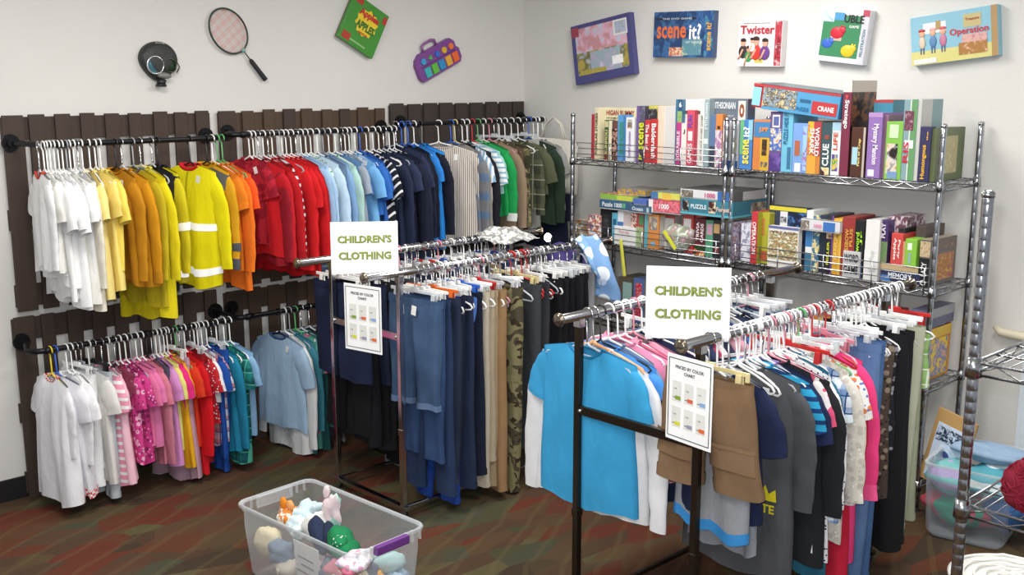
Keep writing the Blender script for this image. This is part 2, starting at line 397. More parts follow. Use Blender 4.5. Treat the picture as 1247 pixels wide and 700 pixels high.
# ---------------------------------------------------------------- chrome garment racks
CHR = chrome(.14); DARK = plain('4a4138', .25, .85)
def garment_rack(x0, x1, px0, px1, ya, yb, z, dark, label, crossz):
    r = empty('garment_rack', ((px0+px1)/2, (ya+yb)/2, 0), 0, label, 'clothing rack')
    cx, cy = (px0+px1)/2, (ya+yb)/2
    pm = DARK if dark else CHR
    for y in (ya, yb):
        MB().tube([(x0-cx, y-cy, z), (x1-cx, y-cy, z)], .0185, 18).build('hanging_rail', CHR, r, True)
        for x, s in ((x0, -1), (x1, 1)):
            m = MB().tube([(x-cx, y-cy, z), (x-cx+s*.008, y-cy, z)], .026, 18)
            m.sphere((x-cx+s*.006, y-cy, z), .024, 14, 8, (.5, 1, 1)); m.build('end_cap', plain('8a7f70', .2, .9), r, True)
        for x in (px0, px1):
            MB().box((x-cx, y-cy, z/2-.01), (.026, .026, z-.02), bev=.003).build('post', pm, r)
            MB().box((x-cx, y-cy, z*.36), (.032, .032, .03), bev=.003).build('post_collar', pm, r)
            MB().box((x-cx, y-cy, z-.028), (.03, .034, .03), bev=.003).build('rail_bracket', CHR, r)
    for x in (px0, px1):
        MB().box((x-cx, 0, crossz), (.018, abs(ya-yb)-.02, .034), bev=.003).build('crossbar', pm, r)
        MB().box((x-cx, 0, .05), (.03, abs(ya-yb)+.06, .02), bev=.003).build('foot', pm, r)
        k = MB()
        for y in (ya, yb): k.sphere((x-cx-.012, y-cy+(.02 if y < cy else -.02), crossz), .008, 8, 6)
        k.build('screw', CHR, r, True)
        for y in (ya, yb):
            c = MB().tube([(x-cx-.01, y-cy, .02), (x-cx+.01, y-cy, .02)], .02, 14); c.build('caster', plain('1a1a1a', .5), r, True)
    for y in (ya, yb):
        MB().box((0, y-cy, .05), (px1-px0, .018, .018), bev=.003).build('base_bar', CHR if not dark else pm, r)
ZR1, ZR2 = 1.19, 1.20
A1, B1 = 4.38, 3.84
A2, B2 = 2.62, 2.07
garment_rack(2.77, 4.42, 2.965, 4.18, A1, B1, ZR1, False, 'chrome two-rail garment rack standing behind the clear plastic tote of toys', .885)
garment_rack(2.75, 4.34, 2.855, 4.12, A2, B2, ZR2, True, 'two-rail garment rack with dark posts holding the bright blue tee', .84)

# ---------------------------------------------------------------- hangers (origin = centre of the rail they hang on)
def arc(c, r, a0, a1, n=9):
    return [(0, c[0]+r*math.cos(a0+(a1-a0)*i/(n-1)), c[1]+r*math.sin(a0+(a1-a0)*i/(n-1))) for i in range(n)]
_hm = {}
HCOL = {'white': ('f2f2f0', 'white plastic'), 'clear': ('c9ccd0', 'clear plastic'), 'black': ('1d1d22', 'black plastic'),
        'pink': ('d98c9c', 'pink plastic'), 'blue': ('2f63c4', 'blue plastic'), 'yellow': ('e3c92c', 'yellow plastic'),
        'green': ('5fae6a', 'green plastic'), 'peach': ('e0a070', 'peach coloured wooden'), 'cream': ('e0d09a', 'cream clip'),
        'grey': ('9a9da3', 'grey plastic'), 'red': ('c32a2a', 'red plastic'), 'orange': ('e06a25', 'orange plastic')}
def hook_pts(rr, z0=-.062):
    R_ = rr+.006 if rr > .016 else .021
    zc = rr+.0035-R_
    return arc((0, zc), R_, R(200), R(-60), 11)+[(0, .004, zc-R_*1.05), (0, 0, z0+.015), (0, 0, z0)]
def hanger_parts(kind, c, hw, rr):
    key = (kind, c, round(hw, 2), rr)
    if key in _hm: return _hm[key]
    mat = glassy('e6eaee', .45, .15) if c == 'clear' else plain(HCOL[c][0], .35)
    metal = chrome(.2)
    P = []
    if kind == 'tube':
        hook = MB().tube(hook_pts(rr, -.115), .0036, 7); hm = mat if c not in ('clear', 'peach') else metal
        z0 = -.115
        body = MB().tube([(0, 0, z0+.004), (0, .012, z0-.006), (0, hw*.5, z0-.03), (0, hw*.93, z0-.062), (0, hw, z0-.076), (0, hw*.95, z0-.087),
                          (0, 0, z0-.089), (0, -hw*.95, z0-.087), (0, -hw, z0-.076), (0, -hw*.93, z0-.062), (0, -hw*.5, z0-.03), (0, -.012, z0-.006), (0, 0, z0+.004)], (.0044 if c != 'peach' else .008), 7)
        P = [('hook', hook, hm, True), ('body', body, mat, True)]
    elif kind == 'clip':
        hook = MB().tube(hook_pts(rr, -.09), .003, 6)
        body = MB().box((0, 0, -.097), (.007, hw*1.9, .016), bev=.003); body.box((0, 0, -.091), (.011, .05, .024), bev=.004)
        if c == 'cream':
            body.box((0, hw*.9, -.108), (.008, .016, .03), bev=.003).box((0, -hw*.9, -.108), (.008, .016, .03), bev=.003)
        P = [('hook', hook, metal, True), ('body', body, mat, False)]
        for s in (-1, 1):
            cl = MB().box((-.008, s*hw*.72, -.123), (.006, .022, .044), rot=Matrix.Rotation(.1, 3, 'Y'), bev=.002)
            cl.box((.008, s*hw*.72, -.123), (.006, .022, .044), rot=Matrix.Rotation(-.1, 3, 'Y'), bev=.002)
            P.append(('clip', cl, mat, False))
    _hm[key] = [(n, m, b.build('tmp', m, None, sm)) for n, b, m, sm in P]
    out = []
    for n, m, o in _hm[key]:
        me = o.data; me.name = n; bpy.data.objects.remove(o); out.append((n, me))
    _hm[key] = out; return out
def hanger(kind, c, hw, rr, loc, rz, label, group=None, tilt=0):
    r = empty({'tube': 'clothes_hanger', 'clip': 'clip_hanger'}[kind], loc, rz, label, 'hanger', group)
    r.rotation_euler = (tilt, 0, rz)
    for n, me in hanger_parts(kind, c, hw, rr):
        o = bpy.data.objects.new(n, me); col.objects.link(o); o.parent = r
    return r

# ---------------------------------------------------------------- garments (same origin)
def sgp(v, p): return math.copysign(abs(v)**p, v)
class Shirt:
    def __init__(s, w=.19, L=.45, t=.022, seed=0, flare=.0, neck=.4, z0=-.115, nd=.035, amp=.011, slope=.28, sway=0, hemc=.012):
        q = random.Random(seed); s.__dict__.update(w=w, L=L, t=t, flare=flare, neck=neck, z0=z0, nd=nd, amp=amp, slope=slope, sway=sway+q.uniform(-.015, .015), hemc=hemc)
        s.f1 = q.uniform(1.6, 2.8); s.f2 = q.uniform(3.6, 5.5); s.p1 = q.uniform(0, 6.3); s.p2 = q.uniform(0, 6.3); s.p3 = q.uniform(0, 6.3); s.curl = q.uniform(-.02, .02)
        s.hs = q.uniform(-.02, .02)
    def pt(s, a, v, off=0):
        c, sn = math.cos(a), math.sin(a); cu = sgp(c, .75); sv = sgp(sn, .65)
        th = .009+s.t*(1-math.exp(-v*7))
        e = min(1, v*2.2); e = e*e*(3-2*e)
        fold = s.amp*(.25+.75*v)*e*(math.sin(s.f1*cu*PI+s.p1+v)+.55*math.sin(s.f2*cu*PI+s.p2+1.5*v))
        f2 = s.amp*.5*e*math.sin(s.f2*.8*cu*PI+s.p3-2*v)*sv
        hw = s.w*(1+s.flare*v)-.012*math.exp(-((v-.45)/.25)**2)*s.w*5
        u = (hw+off)*cu+s.sway*v*v
        n = (th+off)*sv+fold+f2+s.curl*(1-v*.5)*cu*cu
        z = s.z0-s.L*v-s.slope*abs(cu)**1.25*s.w*(1-v)**2.2
        if abs(cu) < s.neck:
            z -= s.nd*(1-(cu/s.neck)**2)*(1 if sn < 0 else .3)*(1-v)**9
        z += s.hemc*v*v*math.sin(s.f1*cu*PI*.8+s.p3)+s.hs*v*v*cu
        return (n, u, z)
    def body(s, K=38, M=20):
        vs = [s.pt(2*PI*k/K, (i/(M-1))**1.35) for i in range(M) for k in range(K)]
        fs = [(i*K+k, i*K+(k+1) % K, (i+1)*K+(k+1) % K, (i+1)*K+k) for i in range(M-1) for k in range(K)]
        return MB().add(vs, fs)
    def band(s, v0, v1, off=.003, K=38):
        M = 4
        vs = [s.pt(2*PI*k/K, v0+(v1-v0)*i/(M-1), off) for i in range(M) for k in range(K)]
        return MB().add(vs, [(i*K+k, i*K+(k+1) % K, (i+1)*K+(k+1) % K, (i+1)*K+k) for i in range(M-1) for k in range(K)])
    def patch(s, c0, c1, v0, v1, side=-1, off=.0035, nu=8, nv=10):
        def A(c):
            c = sgp(c, 1/.75); return math.acos(max(-1, min(1, c)))*(1 if side > 0 else -1)
        vs = [s.pt(A(c0+(c1-c0)*j/nu), v0+(v1-v0)*i/nv, off) for i in range(nv+1) for j in range(nu+1)]
        return MB().add(vs, [(i*(nu+1)+j, i*(nu+1)+j+1, (i+1)*(nu+1)+j+1, (i+1)*(nu+1)+j) for i in range(nv) for j in range(nu)])
    def neckring(s, r=.006):
        n = 16; pts = [s.pt(PI+(PI)*i/n, 0) for i in range(n+1)]
        pts = [s.pt(a, .0, .001) for a in [math.acos(max(-1, min(1, sgp(c, 1/.75))))*-1 for c in [-s.neck+2*s.neck*i/n for i in range(n+1)]]]
        back = [s.pt(a, .0, .001) for a in [math.acos(max(-1, min(1, sgp(c, 1/.75)))) for c in [s.neck-2*s.neck*i/n for i in range(n+1)]]]
        return MB().tube(pts+back[1:-1]+[pts[0]], r, 6, cap=False)
def sleeve_pts(s, side, kind, ln, q):
    w = s.w; zt = s.z0-s.slope*w*.93
    pt = Vector((s.curl*.8, side*(w-.05), zt-.052))
    if kind == 'short': angs = [42, 30, 20, 16]; rads = [.058, .064, .062, .060, .058]
    else: angs = [40, 22, 11, 7, 4, 3, 2, 3]; rads = [.056, .058, .054, .050, .047, .044, .041, .038, .036]
    k = ln/.16 if kind == 'short' else 1
    step = ln/len(angs); pts = [pt]; sw = q.uniform(-.25, .1)
    for i, a in enumerate(angs):
        an = R(a+q.uniform(-4, 4)); d = Vector((sw*.35*(i/len(angs)), side*math.sin(an), -math.cos(an))).normalized()
        pts.append(pts[-1]+d*step)
    return pts, rads
def sleeve(s, side, kind, ln, q, rs=1.0):
    pts, rads = sleeve_pts(s, side, kind, ln, q)
    # subdivide
    P, Rr = [], []
    for i in range(len(pts)-1):
        for j in range(3):
            t = j/3; P.append(pts[i].lerp(pts[i+1], t)); Rr.append((rads[i]*(1-t)+rads[i+1]*t)*rs)
    P.append(pts[-1]); Rr.append(rads[-1]*rs)
    n = 14; vs = []; ph = q.uniform(0, 6)
    for i, p in enumerate(P):
        t = (P[min(i+1, len(P)-1)]-P[max(i-1, 0)]).normalized(); X = Vector((1, 0, 0)); a = X.cross(t).normalized()
        for k in range(n):
            an = 2*PI*k/n; wr = 1+.05*math.sin(i*.8+ph+2*an)+.025*math.sin(i*1.7+ph)
            vs.append(p+a*(math.cos(an)*Rr[i]*wr)+X*(math.sin(an)*Rr[i]*.36*wr))
    m = len(P)
    fs = [(i*n+k, i*n+(k+1) % n, (i+1)*n+(k+1) % n, (i+1)*n+k) for i in range(m-1) for k in range(n)]
    return vs, fs, P, Rr
def sleeve_band(vs, n, i0, i1, off):
    out = []
    for i in range(i0, i1+1):
        ring = [Vector(vs[i*n+k]) for k in range(n)]; c = sum(ring, Vector())/n
        out += [c+(p-c)*(1+off/.03) for p in ring]
    m = i1-i0+1
    return MB().add(out, [(i*n+k, i*n+(k+1) % n, (i+1)*n+(k+1) % n, (i+1)*n+k) for i in range(m-1) for k in range(n)])

def make_top(root, kind, fm, o, seed, L):
    q = random.Random(seed*7+1)
    w = o.get('w', .19)
    s = Shirt(w=w, L=L, t=o.get('t', .017), seed=seed, flare=o.get('flare', .06), neck=o.get('neck', .36), nd=o.get('nd', .035), amp=o.get('amp', .010), sway=o.get('sway', 0), slope=o.get('slope', .28))
    b = s.body()
    sk = {'tee': 'short', 'long': 'long', 'coat': 'long', 'hoodie': 'long', 'dress': 'short'}.get(kind)
    sk = o.get('sleeve', sk)
    extra = []
    if sk and sk != 'none':
        ln = o.get('sl', .15 if sk == 'short' else min(.46, L*.86))
        for side in (-1, 1):
            vs, fs, P, Rr = sleeve(s, side, sk, ln, q, o.get('sr', 1.0))
            if o.get('slcol'): fixn(MB().add(vs, fs).build('sleeve', o['slcol'], root, True))
            else: b.add(vs, fs)
            if o.get('slband'):
                n0 = int(len(P)*o.get('slb', .55)); extra.append(('reflective_band' if o.get('refl') else 'sleeve_stripe', sleeve_band(vs, 14, n0, n0+2, .003), o['slband']))
            if sk == 'long' and o.get('cuff'):
                extra.append(('cuff', sleeve_band(vs, 14, len(P)-4, len(P)-1, .002), o['cuff']))
    name = {'tee': 'body_fabric'}.get(kind, 'body_fabric')
    b.build(name, fm, root, True)
    for n, mb, m in extra: mb.build(n, m, root, True)
    s.neckring(.0065 if kind != 'coat' else .011).build('collar', o.get('collar', fm), root, True)
    for v0, v1, m in o.get('bands', []): s.band(v0, v1).build('reflective_band' if o.get('refl') else 'stripe', m, root, True)
    if o.get('hem'): s.band(.93, 1.0, .0025).build('hem_band', o['hem'], root, True)
    if o.get('zip'): s.patch(-.035, .035, .03, .99, -1, .005, 3, 16).build('zip', o['zip'], root, True)
    if o.get('lining'): s.patch(-.22, .12, .015, .5, -1, .004, 8, 14).build('lining', o['lining'], root, True)
    if o.get('yoke'):
        s.band(.03, .2, .003).build('yoke', o['yoke'], root, True)
    if o.get('hood'):
        h = MB(); K = 14
        for i in range(7):
            a = PI*i/6
            for k in range(K):
                b_ = 2*PI*k/K
                h.v.append((.025+.03*math.sin(b_)-.02*math.sin(a), (w*.42)*math.cos(b_)*(.75+.25*math.sin(a)), s.z0-.012-.13*i/6+.02*math.cos(b_*2)))
        h.f = [(i*K+k, i*K+(k+1) % K, (i+1)*K+(k+1) % K, (i+1)*K+k) for i in range(6) for k in range(K)]
        h.build('hood', o['hood'], root, True)
    for (c0, c1, v0, v1, m) in o.get('prints', []):
        s.patch(c0, c1, v0, v1, -1, .004).build('printed_patch', m, root, True)
    if o.get('tag', True) and kind != 'dress':
        a = s.pt(-PI/2-.35, .06, .006)
        MB().box((a[0]-.004, a[1], a[2]-.03), (.0012, .024, .036), rot=Matrix.Rotation(q.uniform(-.3, .3), 3, 'X')).build('price_tag', plain(o.get('tagc', 'eeeeea'), .6), root)
    return s
def make_bottom(root, kind, fm, o, seed, L):
    q = random.Random(seed*5+2)
    w = o.get('w', .16); z0 = -.13; t = o.get('t', .022); spread = o.get('spread', .02)
    fr = q.uniform(2, 3.2); p1 = q.uniform(0, 6); sw = q.uniform(-.03, .03); tw = q.uniform(-.02, .02)
    rise = min(.24, L*.55); hemr = o.get('hemr', .40 if kind == 'pants' else .54); amp = o.get('amp', .006)
    def ring(side, v, off=0, K=22):
        z = z0-L*v; out = []
        cw = w*(.56*(1-v)+hemr*v); cu0 = side*(w*.47+spread*v)+sw*v*v
        for k in range(K):
            a = 2*PI*k/K; cu = sgp(math.cos(a), .7); sv = sgp(math.sin(a), .6)
            uu = cu0+(cw+off)*cu
            n = (t*(.45+.55*min(1, v*6))+off)*sv+amp*(.3+v)*math.sin(fr*uu/w*PI+p1+3*v)+.004*math.sin(9*v+p1+cu*2)*min(1, v*4)+tw*side*v
            out.append((n+side*.002, uu, z+.004*math.sin(7*uu/w+p1)*v-.0*v))
        return out
    def legmesh(side, v0, v1, off, M, K=22):
        vs = []
        for i in range(M): vs += ring(side, v0+(v1-v0)*i/(M-1), off, K)
        return vs, [(i*K+k, i*K+(k+1) % K, (i+1)*K+(k+1) % K, (i+1)*K+k) for i in range(M-1) for k in range(K)]
    b = MB()
    for side in (-1, 1): b.add(*legmesh(side, 0, 1, 0, 20))
    b.build('trouser_legs' if kind == 'pants' else 'body_fabric', fm, root, True)
    K = 30; wb = MB(); M = 3; hgt = .035/L
    for i in range(M):
        v = i*hgt/(M-1)
        for k in range(K):
            a = 2*PI*k/K; cu = sgp(math.cos(a), .7); sv = sgp(math.sin(a), .6)
            wb.v.append(((t*.62+.003)*sv+amp*.3*math.sin(fr*cu*PI+p1), (w*1.04)*cu, z0-L*v+.004))
    wb.f = [(i*K+k, i*K+(k+1) % K, (i+1)*K+(k+1) % K, (i+1)*K+k) for i in range(M-1) for k in range(K)]
    wb.build('waistband', o.get('band', fm), root, True)
    if o.get('cuff', True):
        c = MB()
        for side in (-1, 1): c.add(*legmesh(side, 1-.03/L*(1 if kind == 'pants' else 1.4), 1.0, .0025, 3))
        c.build('hem', o.get('hemm', fm), root, True)
    if o.get('pockets'):
        for side in (-1, 1):
            pc = MB(); vv = o.get('pv', .45); M = 6; KK = 22
            for i in range(M):
                rg = ring(side, vv+.22*i/(M-1)*(.24/max(.24, L*.5)), .007)
                pc.v += [rg[k] for k in range(12, 22)]
            pc.f = [(i*10+k, i*10+k+1, (i+1)*10+k+1, (i+1)*10+k) for i in range(M-1) for k in range(9)]
            pc.build('pocket', o['pockets'], root, True)
            fl_ = MB()
            for i in range(3):
                rg = ring(side, vv-.01+.035*i/2, .011); fl_.v += [rg[k] for k in range(12, 22)]
            fl_.f = [(i*10+k, i*10+k+1, (i+1)*10+k+1, (i+1)*10+k) for i in range(2) for k in range(9)]
            fl_.build('pocket_flap', o['pockets'], root, True)
    if o.get('tag'):
        MB().box((-t-.01, o.get('tu', 0.02), z0-.05), (.0012, .03, .045), rot=Matrix.Rotation(.15, 3, 'X')).build('price_tag', plain(o.get('tagc', 'f2f2ee'), .6), root)
NAMES = {'tee': ('tee_shirt', 'shirt'), 'long': ('long_sleeved_shirt', 'shirt'), 'coat': ('jacket', 'jacket'), 'hoodie': ('hooded_sweatshirt', 'sweatshirt'),
         'tank': ('sleeveless_top', 'top'), 'dress': ('dress', 'dress'), 'pants': ('trousers', 'trousers'), 'shorts': ('shorts', 'shorts'), 'skirt': ('skirt', 'skirt')}
ORD = ['first', 'second', 'third', 'fourth', 'fifth', 'sixth', 'seventh', 'eighth', 'ninth', 'tenth', 'eleventh', 'twelfth', 'thirteenth', 'fourteenth', 'fifteenth', 'sixteenth', 'seventeenth', 'eighteenth', 'nineteenth', 'twentieth']
_seed = [0]
def solve_len(x, y, z, py):
    lo, hi = 0, z
    for _ in range(30):
        m = (lo+hi)/2
        if proj(x, y, z-m)[1] < py: lo = m
        else: hi = m
    return lo
def hang_all(rail, y, z, rr, rows, where, group):
    """rows: (px of hook, py of hem, kind, description, fabric, hanger colour, options)"""
    cnt = {}
    for r_ in rows: cnt[r_[3]] = cnt.get(r_[3], 0)+1
    seen = {}; hseen = {}
    for row in rows:
        px, py, kind, desc, fm, hc = row[:6]; o = dict(row[6]) if len(row) > 6 else {}
        _seed[0] += 1; sd = _seed[0]; q = random.Random(sd*13)
        x = px/1000. if px > 1500 else ony(px, proj(3, y, z)[1], y).x
        if px <= 1500:
            for _ in range(3):
                pyr = proj(x, y, z)[1]; x = ony(px, pyr, y).x
        D_ = solve_len(x, y-.10, z, py)
        top = .115 if kind not in ('pants', 'shorts', 'skirt') else .13
        L = max(.12, D_-top)
        i = seen.get(desc, 0); seen[desc] = i+1
        if cnt[desc] > 1:
            lab = f"{desc}, {ORD[i]} of these from the left, on the {where}"; hl = f"the {ORD[i]} {desc}"
        else: lab = f"{desc} hanging on the {where}"; hl = f"the {desc}"
        nm, cat = NAMES[kind]; nm = o.get('name', nm)
        rz = o.get('rz', q.uniform(.04, .30) if rr < .016 else q.uniform(-.06, .16)); dy = o.get('dy', q.uniform(-.012, .012))
        loc = (x, y+dy*0, z)
        if len(lab.split()) > 16: lab = lab.replace(' of these from the left, on the', ' from left,')
        root = empty(nm, loc, rz, lab, cat, group)
        if kind in ('pants', 'shorts'): make_bottom(root, kind, fm, o, sd, L)
        elif kind == 'skirt':
            s = Shirt(w=o.get('w', .15), L=L, t=.02, seed=sd, flare=o.get('flare', .25), neck=0, nd=0, z0=-.13, slope=0, amp=.016)
            s.body().build('body_fabric', fm, root, True); s.band(0, .06).build('waistband', o.get('band', fm), root, True)
        else: make_top(root, kind, fm, o, sd, L)
        hk = 'clip' if kind in ('pants', 'shorts', 'skirt') else 'tube'
        hw = o.get('w', .16 if hk == 'clip' else .19)*(1 if hk == 'clip' else .93)
        hl2 = HCOL[hc][1].replace(' plastic', '').replace(' coloured wooden', '')+(' hanger' if 'clip' in HCOL[hc][1] or hk == 'tube' else ' clip hanger')
        hlab = f"{hl2} holding {hl} on the {where}"
        if len(hlab.split()) > 16: hlab = f"{hl2} holding {hl}, {where}"
        if len(hlab.split()) > 16: hlab = f"{hl2} of {hl}, {where}"
        if len(hlab.split()) > 16: hlab = ' '.join(f"hanger of {hl}, {where}".split()[:16])
        hanger(hk, hc, hw, rr, loc, rz, hlab, 'hangers on the '+where)
F = fabric
# ---------------------------------------------------------------- upper left rail: whites, yellows, oranges
WH = F('eeeeee'); OW = F('e4e3dc'); LG = F('b9bcc0', 'floral', 'e8e8e8', 1, '8d9095')
PY = F('ecd98a'); YE = F('e6d33a'); BY = F('e2d60e'); MU = F('c88a12'); MU2 = F('b97f18'); OR = F('e2701e'); OR2 = F('e6551e')
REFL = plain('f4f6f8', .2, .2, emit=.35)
BK = F('1c1c22'); NV = F('1f2740'); GY = F('6a6d72'); DG = F('45474c')
U1 = [
 (46, 325, 'long', 'narrow white long-sleeved top', WH, 'clear', {'rz': -0.10, 'w': .13, 'collar': F('c04a3a')}),
 (52, 334, 'tee', 'white short-sleeved tee', WH, 'white', {'rz': 0.02, 'w': .16}),
 (56, 328, 'tee', 'white short-sleeved tee', OW, 'white', {'rz': -0.08, 'w': .17}),
 (60, 342, 'tee', 'white short-sleeved tee', WH, 'white', {'rz': 0.00, 'w': .18}),
 (65, 362, 'tee', 'long white tee', WH, 'white', {'rz': -0.08, 'w': .20, 'sl': .19}),
 (70, 369, 'tee', 'long white tee', F('f2f2f2'), 'white', {'rz': 0.02, 'w': .21, 'sl': .2}),
 (75, 366, 'tee', 'long white tee', WH, 'white', {'rz': -0.06, 'w': .21, 'sl': .18}),
 (80, 372, 'tee', 'long white tee', OW, 'grey', {'rz': 0.04, 'w': .2}),
 (84, 368, 'tee', 'long white tee', WH, 'white', {'rz': -0.06, 'w': .2}),
 (89, 345, 'tank', 'grey and white flowered top', LG, 'white', {'rz': 0.04, 'w': .19}),
 (94, 372, 'long', 'cream long-sleeved shirt', F('e2dccb'), 'clear', {'rz': -0.04, 'w': .19}),
 (99, 360, 'tee', 'cream short-sleeved shirt', F('e8e0c0'), 'white', {'rz': -0.12, 'w': .18}),
 (108, 365, 'tee', 'pale yellow tee', PY, 'white', {'rz': -0.12, 'w': .20}),
 (115, 352, 'tee', 'pale yellow tee', F('ead57a'), 'white', {'rz': 0.02, 'w': .17}),
 (121, 327, 'tee', 'butter yellow short-sleeved shirt', F('ecd35e'), 'white', {'rz': -0.04, 'w': .19, 'sl': .17}),
 (140, 343, 'long', 'mustard long-sleeved shirt', MU2, 'black', {'w': .17}),
 (147, 347, 'long', 'mustard knitted sweater', MU, 'clear', {'w': .21, 't': .03, 'cuff': MU2, 'hem': MU2}),
 (161, 370, 'long', 'olive yellow long-sleeved shirt', F('b9a61e'), 'grey', {'w': .19, 'collar': GY}),
 (170, 388, 'coat', 'long plain yellow rain jacket', F('dccb18'), 'clear', {'w': .20, 't': .03, 'collar': F('e3d84a'), 'zip': F('b9a80e')}),
 (184, 348, 'long', 'thin black long-sleeved top', BK, 'clear', {'w': .15, 'sleeve': 'none'}),
 (191, 340, 'coat', 'yellow coat with black collar and red lining', F('c9bb1c'), 'black', {'w': .15, 't': .035, 'refl': 1, 'collar': BK, 'yoke': F('24222a'), 'lining': F('c6202a'), 'bands': [(.47, .53, REFL), (.90, .955, REFL)], 'slband': REFL, 'slb': .45, 'hem': F('9b8e1a'), 'rz': .1}),
 (230, 350, 'coat', 'bright yellow raincoat with white reflective stripes', BY, 'black', {'w': .165, 't': .035, 'refl': 1, 'collar': F('c6202a'), 'bands': [(.47, .53, REFL), (.84, .90, REFL)], 'zip': F('aaa00c'), 'rz': .3}),
 (251, 328, 'coat', 'mustard jacket with grey shoulders and hem', F('d09a1c'), 'black', {'rz': .1, 'w': .18, 't': .035, 'yoke': F('5a5c60'), 'hem': F('4c4e54'), 'bands': [(.78, .80, F('4c4e54')), (.84, .99, F('50525a'))], 'cuff': F('50525a'), 'slband': F('50525a'), 'slb': .7}),
 (258, 322, 'tee', 'orange short-sleeved tee', F('dd7a1c'), 'white', {'w': .22, 'rz': .15}),
 (264, 345, 'long', 'bright orange long-sleeved shirt', OR, 'green', {'w': .22, 'rz': .15}),
 (270, 300, 'tee', 'coral orange tee with white print', OR2, 'green', {'w': .22, 'rz': .1, 'prints': [(-.3, .3, .2, .45, F('eeeeee', 'splotch', '34363c', .5))]}),
]
hang_all('u1', RY, 1.762, .0135, U1, 'upper left rail', 'clothes on the upper left rail')

# ---------------------------------------------------------------- upper middle rail: reds, blues, navy
RD = F('c01a22'); CR_ = F('8e1a28'); DR = F('a5141e'); LB = F('a9c6e2'); LB2 = F('bcd4e8'); SL = F('536a86', 'denim', '7288a2'); RB = F('2f6fc0'); MB_ = F('4f8ed0')
U2 = [
 (303, 300, 'tee', 'small mottled red tee', F('b02434', 'splotch', '8c1c2c', .8), 'white', {'w': .13}),
 (308, 312, 'long', 'red zipped cardigan with grey collar', RD, 'white', {'w': .22, 'collar': F('5d3038'), 'zip': F('6a1118'), 'slcol': F('ba1b26')}),
 (314, 316, 'long', 'wine red long-sleeved shirt', CR_, 'clear', {'w': .2}),
 (320, 323, 'long', 'red sweatshirt', F('b3171f'), 'white', {'w': .22, 'cuff': DR, 'hem': DR}),
 (326, 300, 'tee', 'dark top with red and white print', F('2a1a20', 'splotch', 'b02430', .8), 'clear', {'w': .19}),
 (331, 318, 'long', 'dark red and white striped top', F('8e1522', 'stripeH', 'dadada', 1), 'white', {'w': .19}),
 (337, 330, 'long', 'bright red sweatshirt', F('cc1c22'), 'grey', {'w': .21, 't': .03}),
 (343, 300, 'tee', 'bright red tee', F('c91b20'), 'white', {'w': .22, 'sl': .19}),
 (348, 334, 'long', 'bright red sweatshirt', F('c4181e'), 'white', {'w': .21}),
 (354, 292, 'long', 'dark red shirt with pale cuffs', F('9a1420'), 'white', {'w': .2, 'cuff': F('cfc3c0')}),
 (360, 318, 'long', 'pale blue long-sleeved top', F('93b4d4'), 'clear', {'w': .2}),
 (366, 324, 'long', 'pale blue long-sleeved top', LB, 'white', {'w': .2}),
 (372, 290, 'tee', 'green and white striped top', F('e8ece8', 'diag', '3c9a55', 1.2), 'white', {'w': .18}),
 (378, 306, 'long', 'light blue and mint pyjama top', LB2, 'white', {'w': .2, 'cuff': F('bfe0d4'), 'hem': F('cfe8c8')}),
 (386, 318, 'tank', 'faded slate blue shirt', SL, 'white', {'w': .22, 't': .03}),
 (393, 330, 'long', 'faded blue long-sleeved shirt', F('7fa4cc'), 'grey', {'w': .2}),
 (400, 262, 'long', 'mint green long-sleeved shirt', F('a9cdc6'), 'white', {'w': .24, 'sl': .4}),
 (408, 285, 'tee', 'steel blue tee', F('5d86b4'), 'white', {'w': .2}),
 (415, 292, 'tee', 'light grey tee', F('9aa4b4'), 'clear', {'w': .2}),
 (420, 258, 'tank', 'grey and blue checked top', F('8da2ba', 'plaid', 'c4ced8', 1), 'white', {'w': .18}),
 (425, 280, 'tee', 'sky blue short-sleeved polo', F('74b0e2'), 'white', {'w': .21, 'sl': .17}),
 (432, 262, 'tee', 'royal blue tee', F('3167b4'), 'white', {'w': .22, 'sl': .18}),
 (438, 275, 'tee', 'royal blue tee', F('2a5aa8'), 'blue', {'w': .2}),
 (446, 290, 'tee', 'black tee with white diagonal stripes', F('191b26', 'diag', 'e4e4e4', 1.5), 'white', {'w': .22, 'sl': .18}),
 (454, 300, 'tee', 'navy polo shirt', NV, 'white', {'w': .21}),
 (461, 312, 'long', 'navy polo shirt', F('232b44'), 'white', {'w': .21}),
 (467, 318, 'tee', 'faded navy tee', F('2c3550'), 'clear', {'w': .22}),
 (474, 320, 'long', 'very dark navy long-sleeved shirt', F('181d30'), 'white', {'w': .21}),
 (480, 320, 'long', 'ink blue sweatshirt', F('1c2338'), 'white', {'w': .22}),
]
hang_all('u2', RY, 1.775, .0135, U2, 'upper middle rail', 'clothes on the upper middle rail')

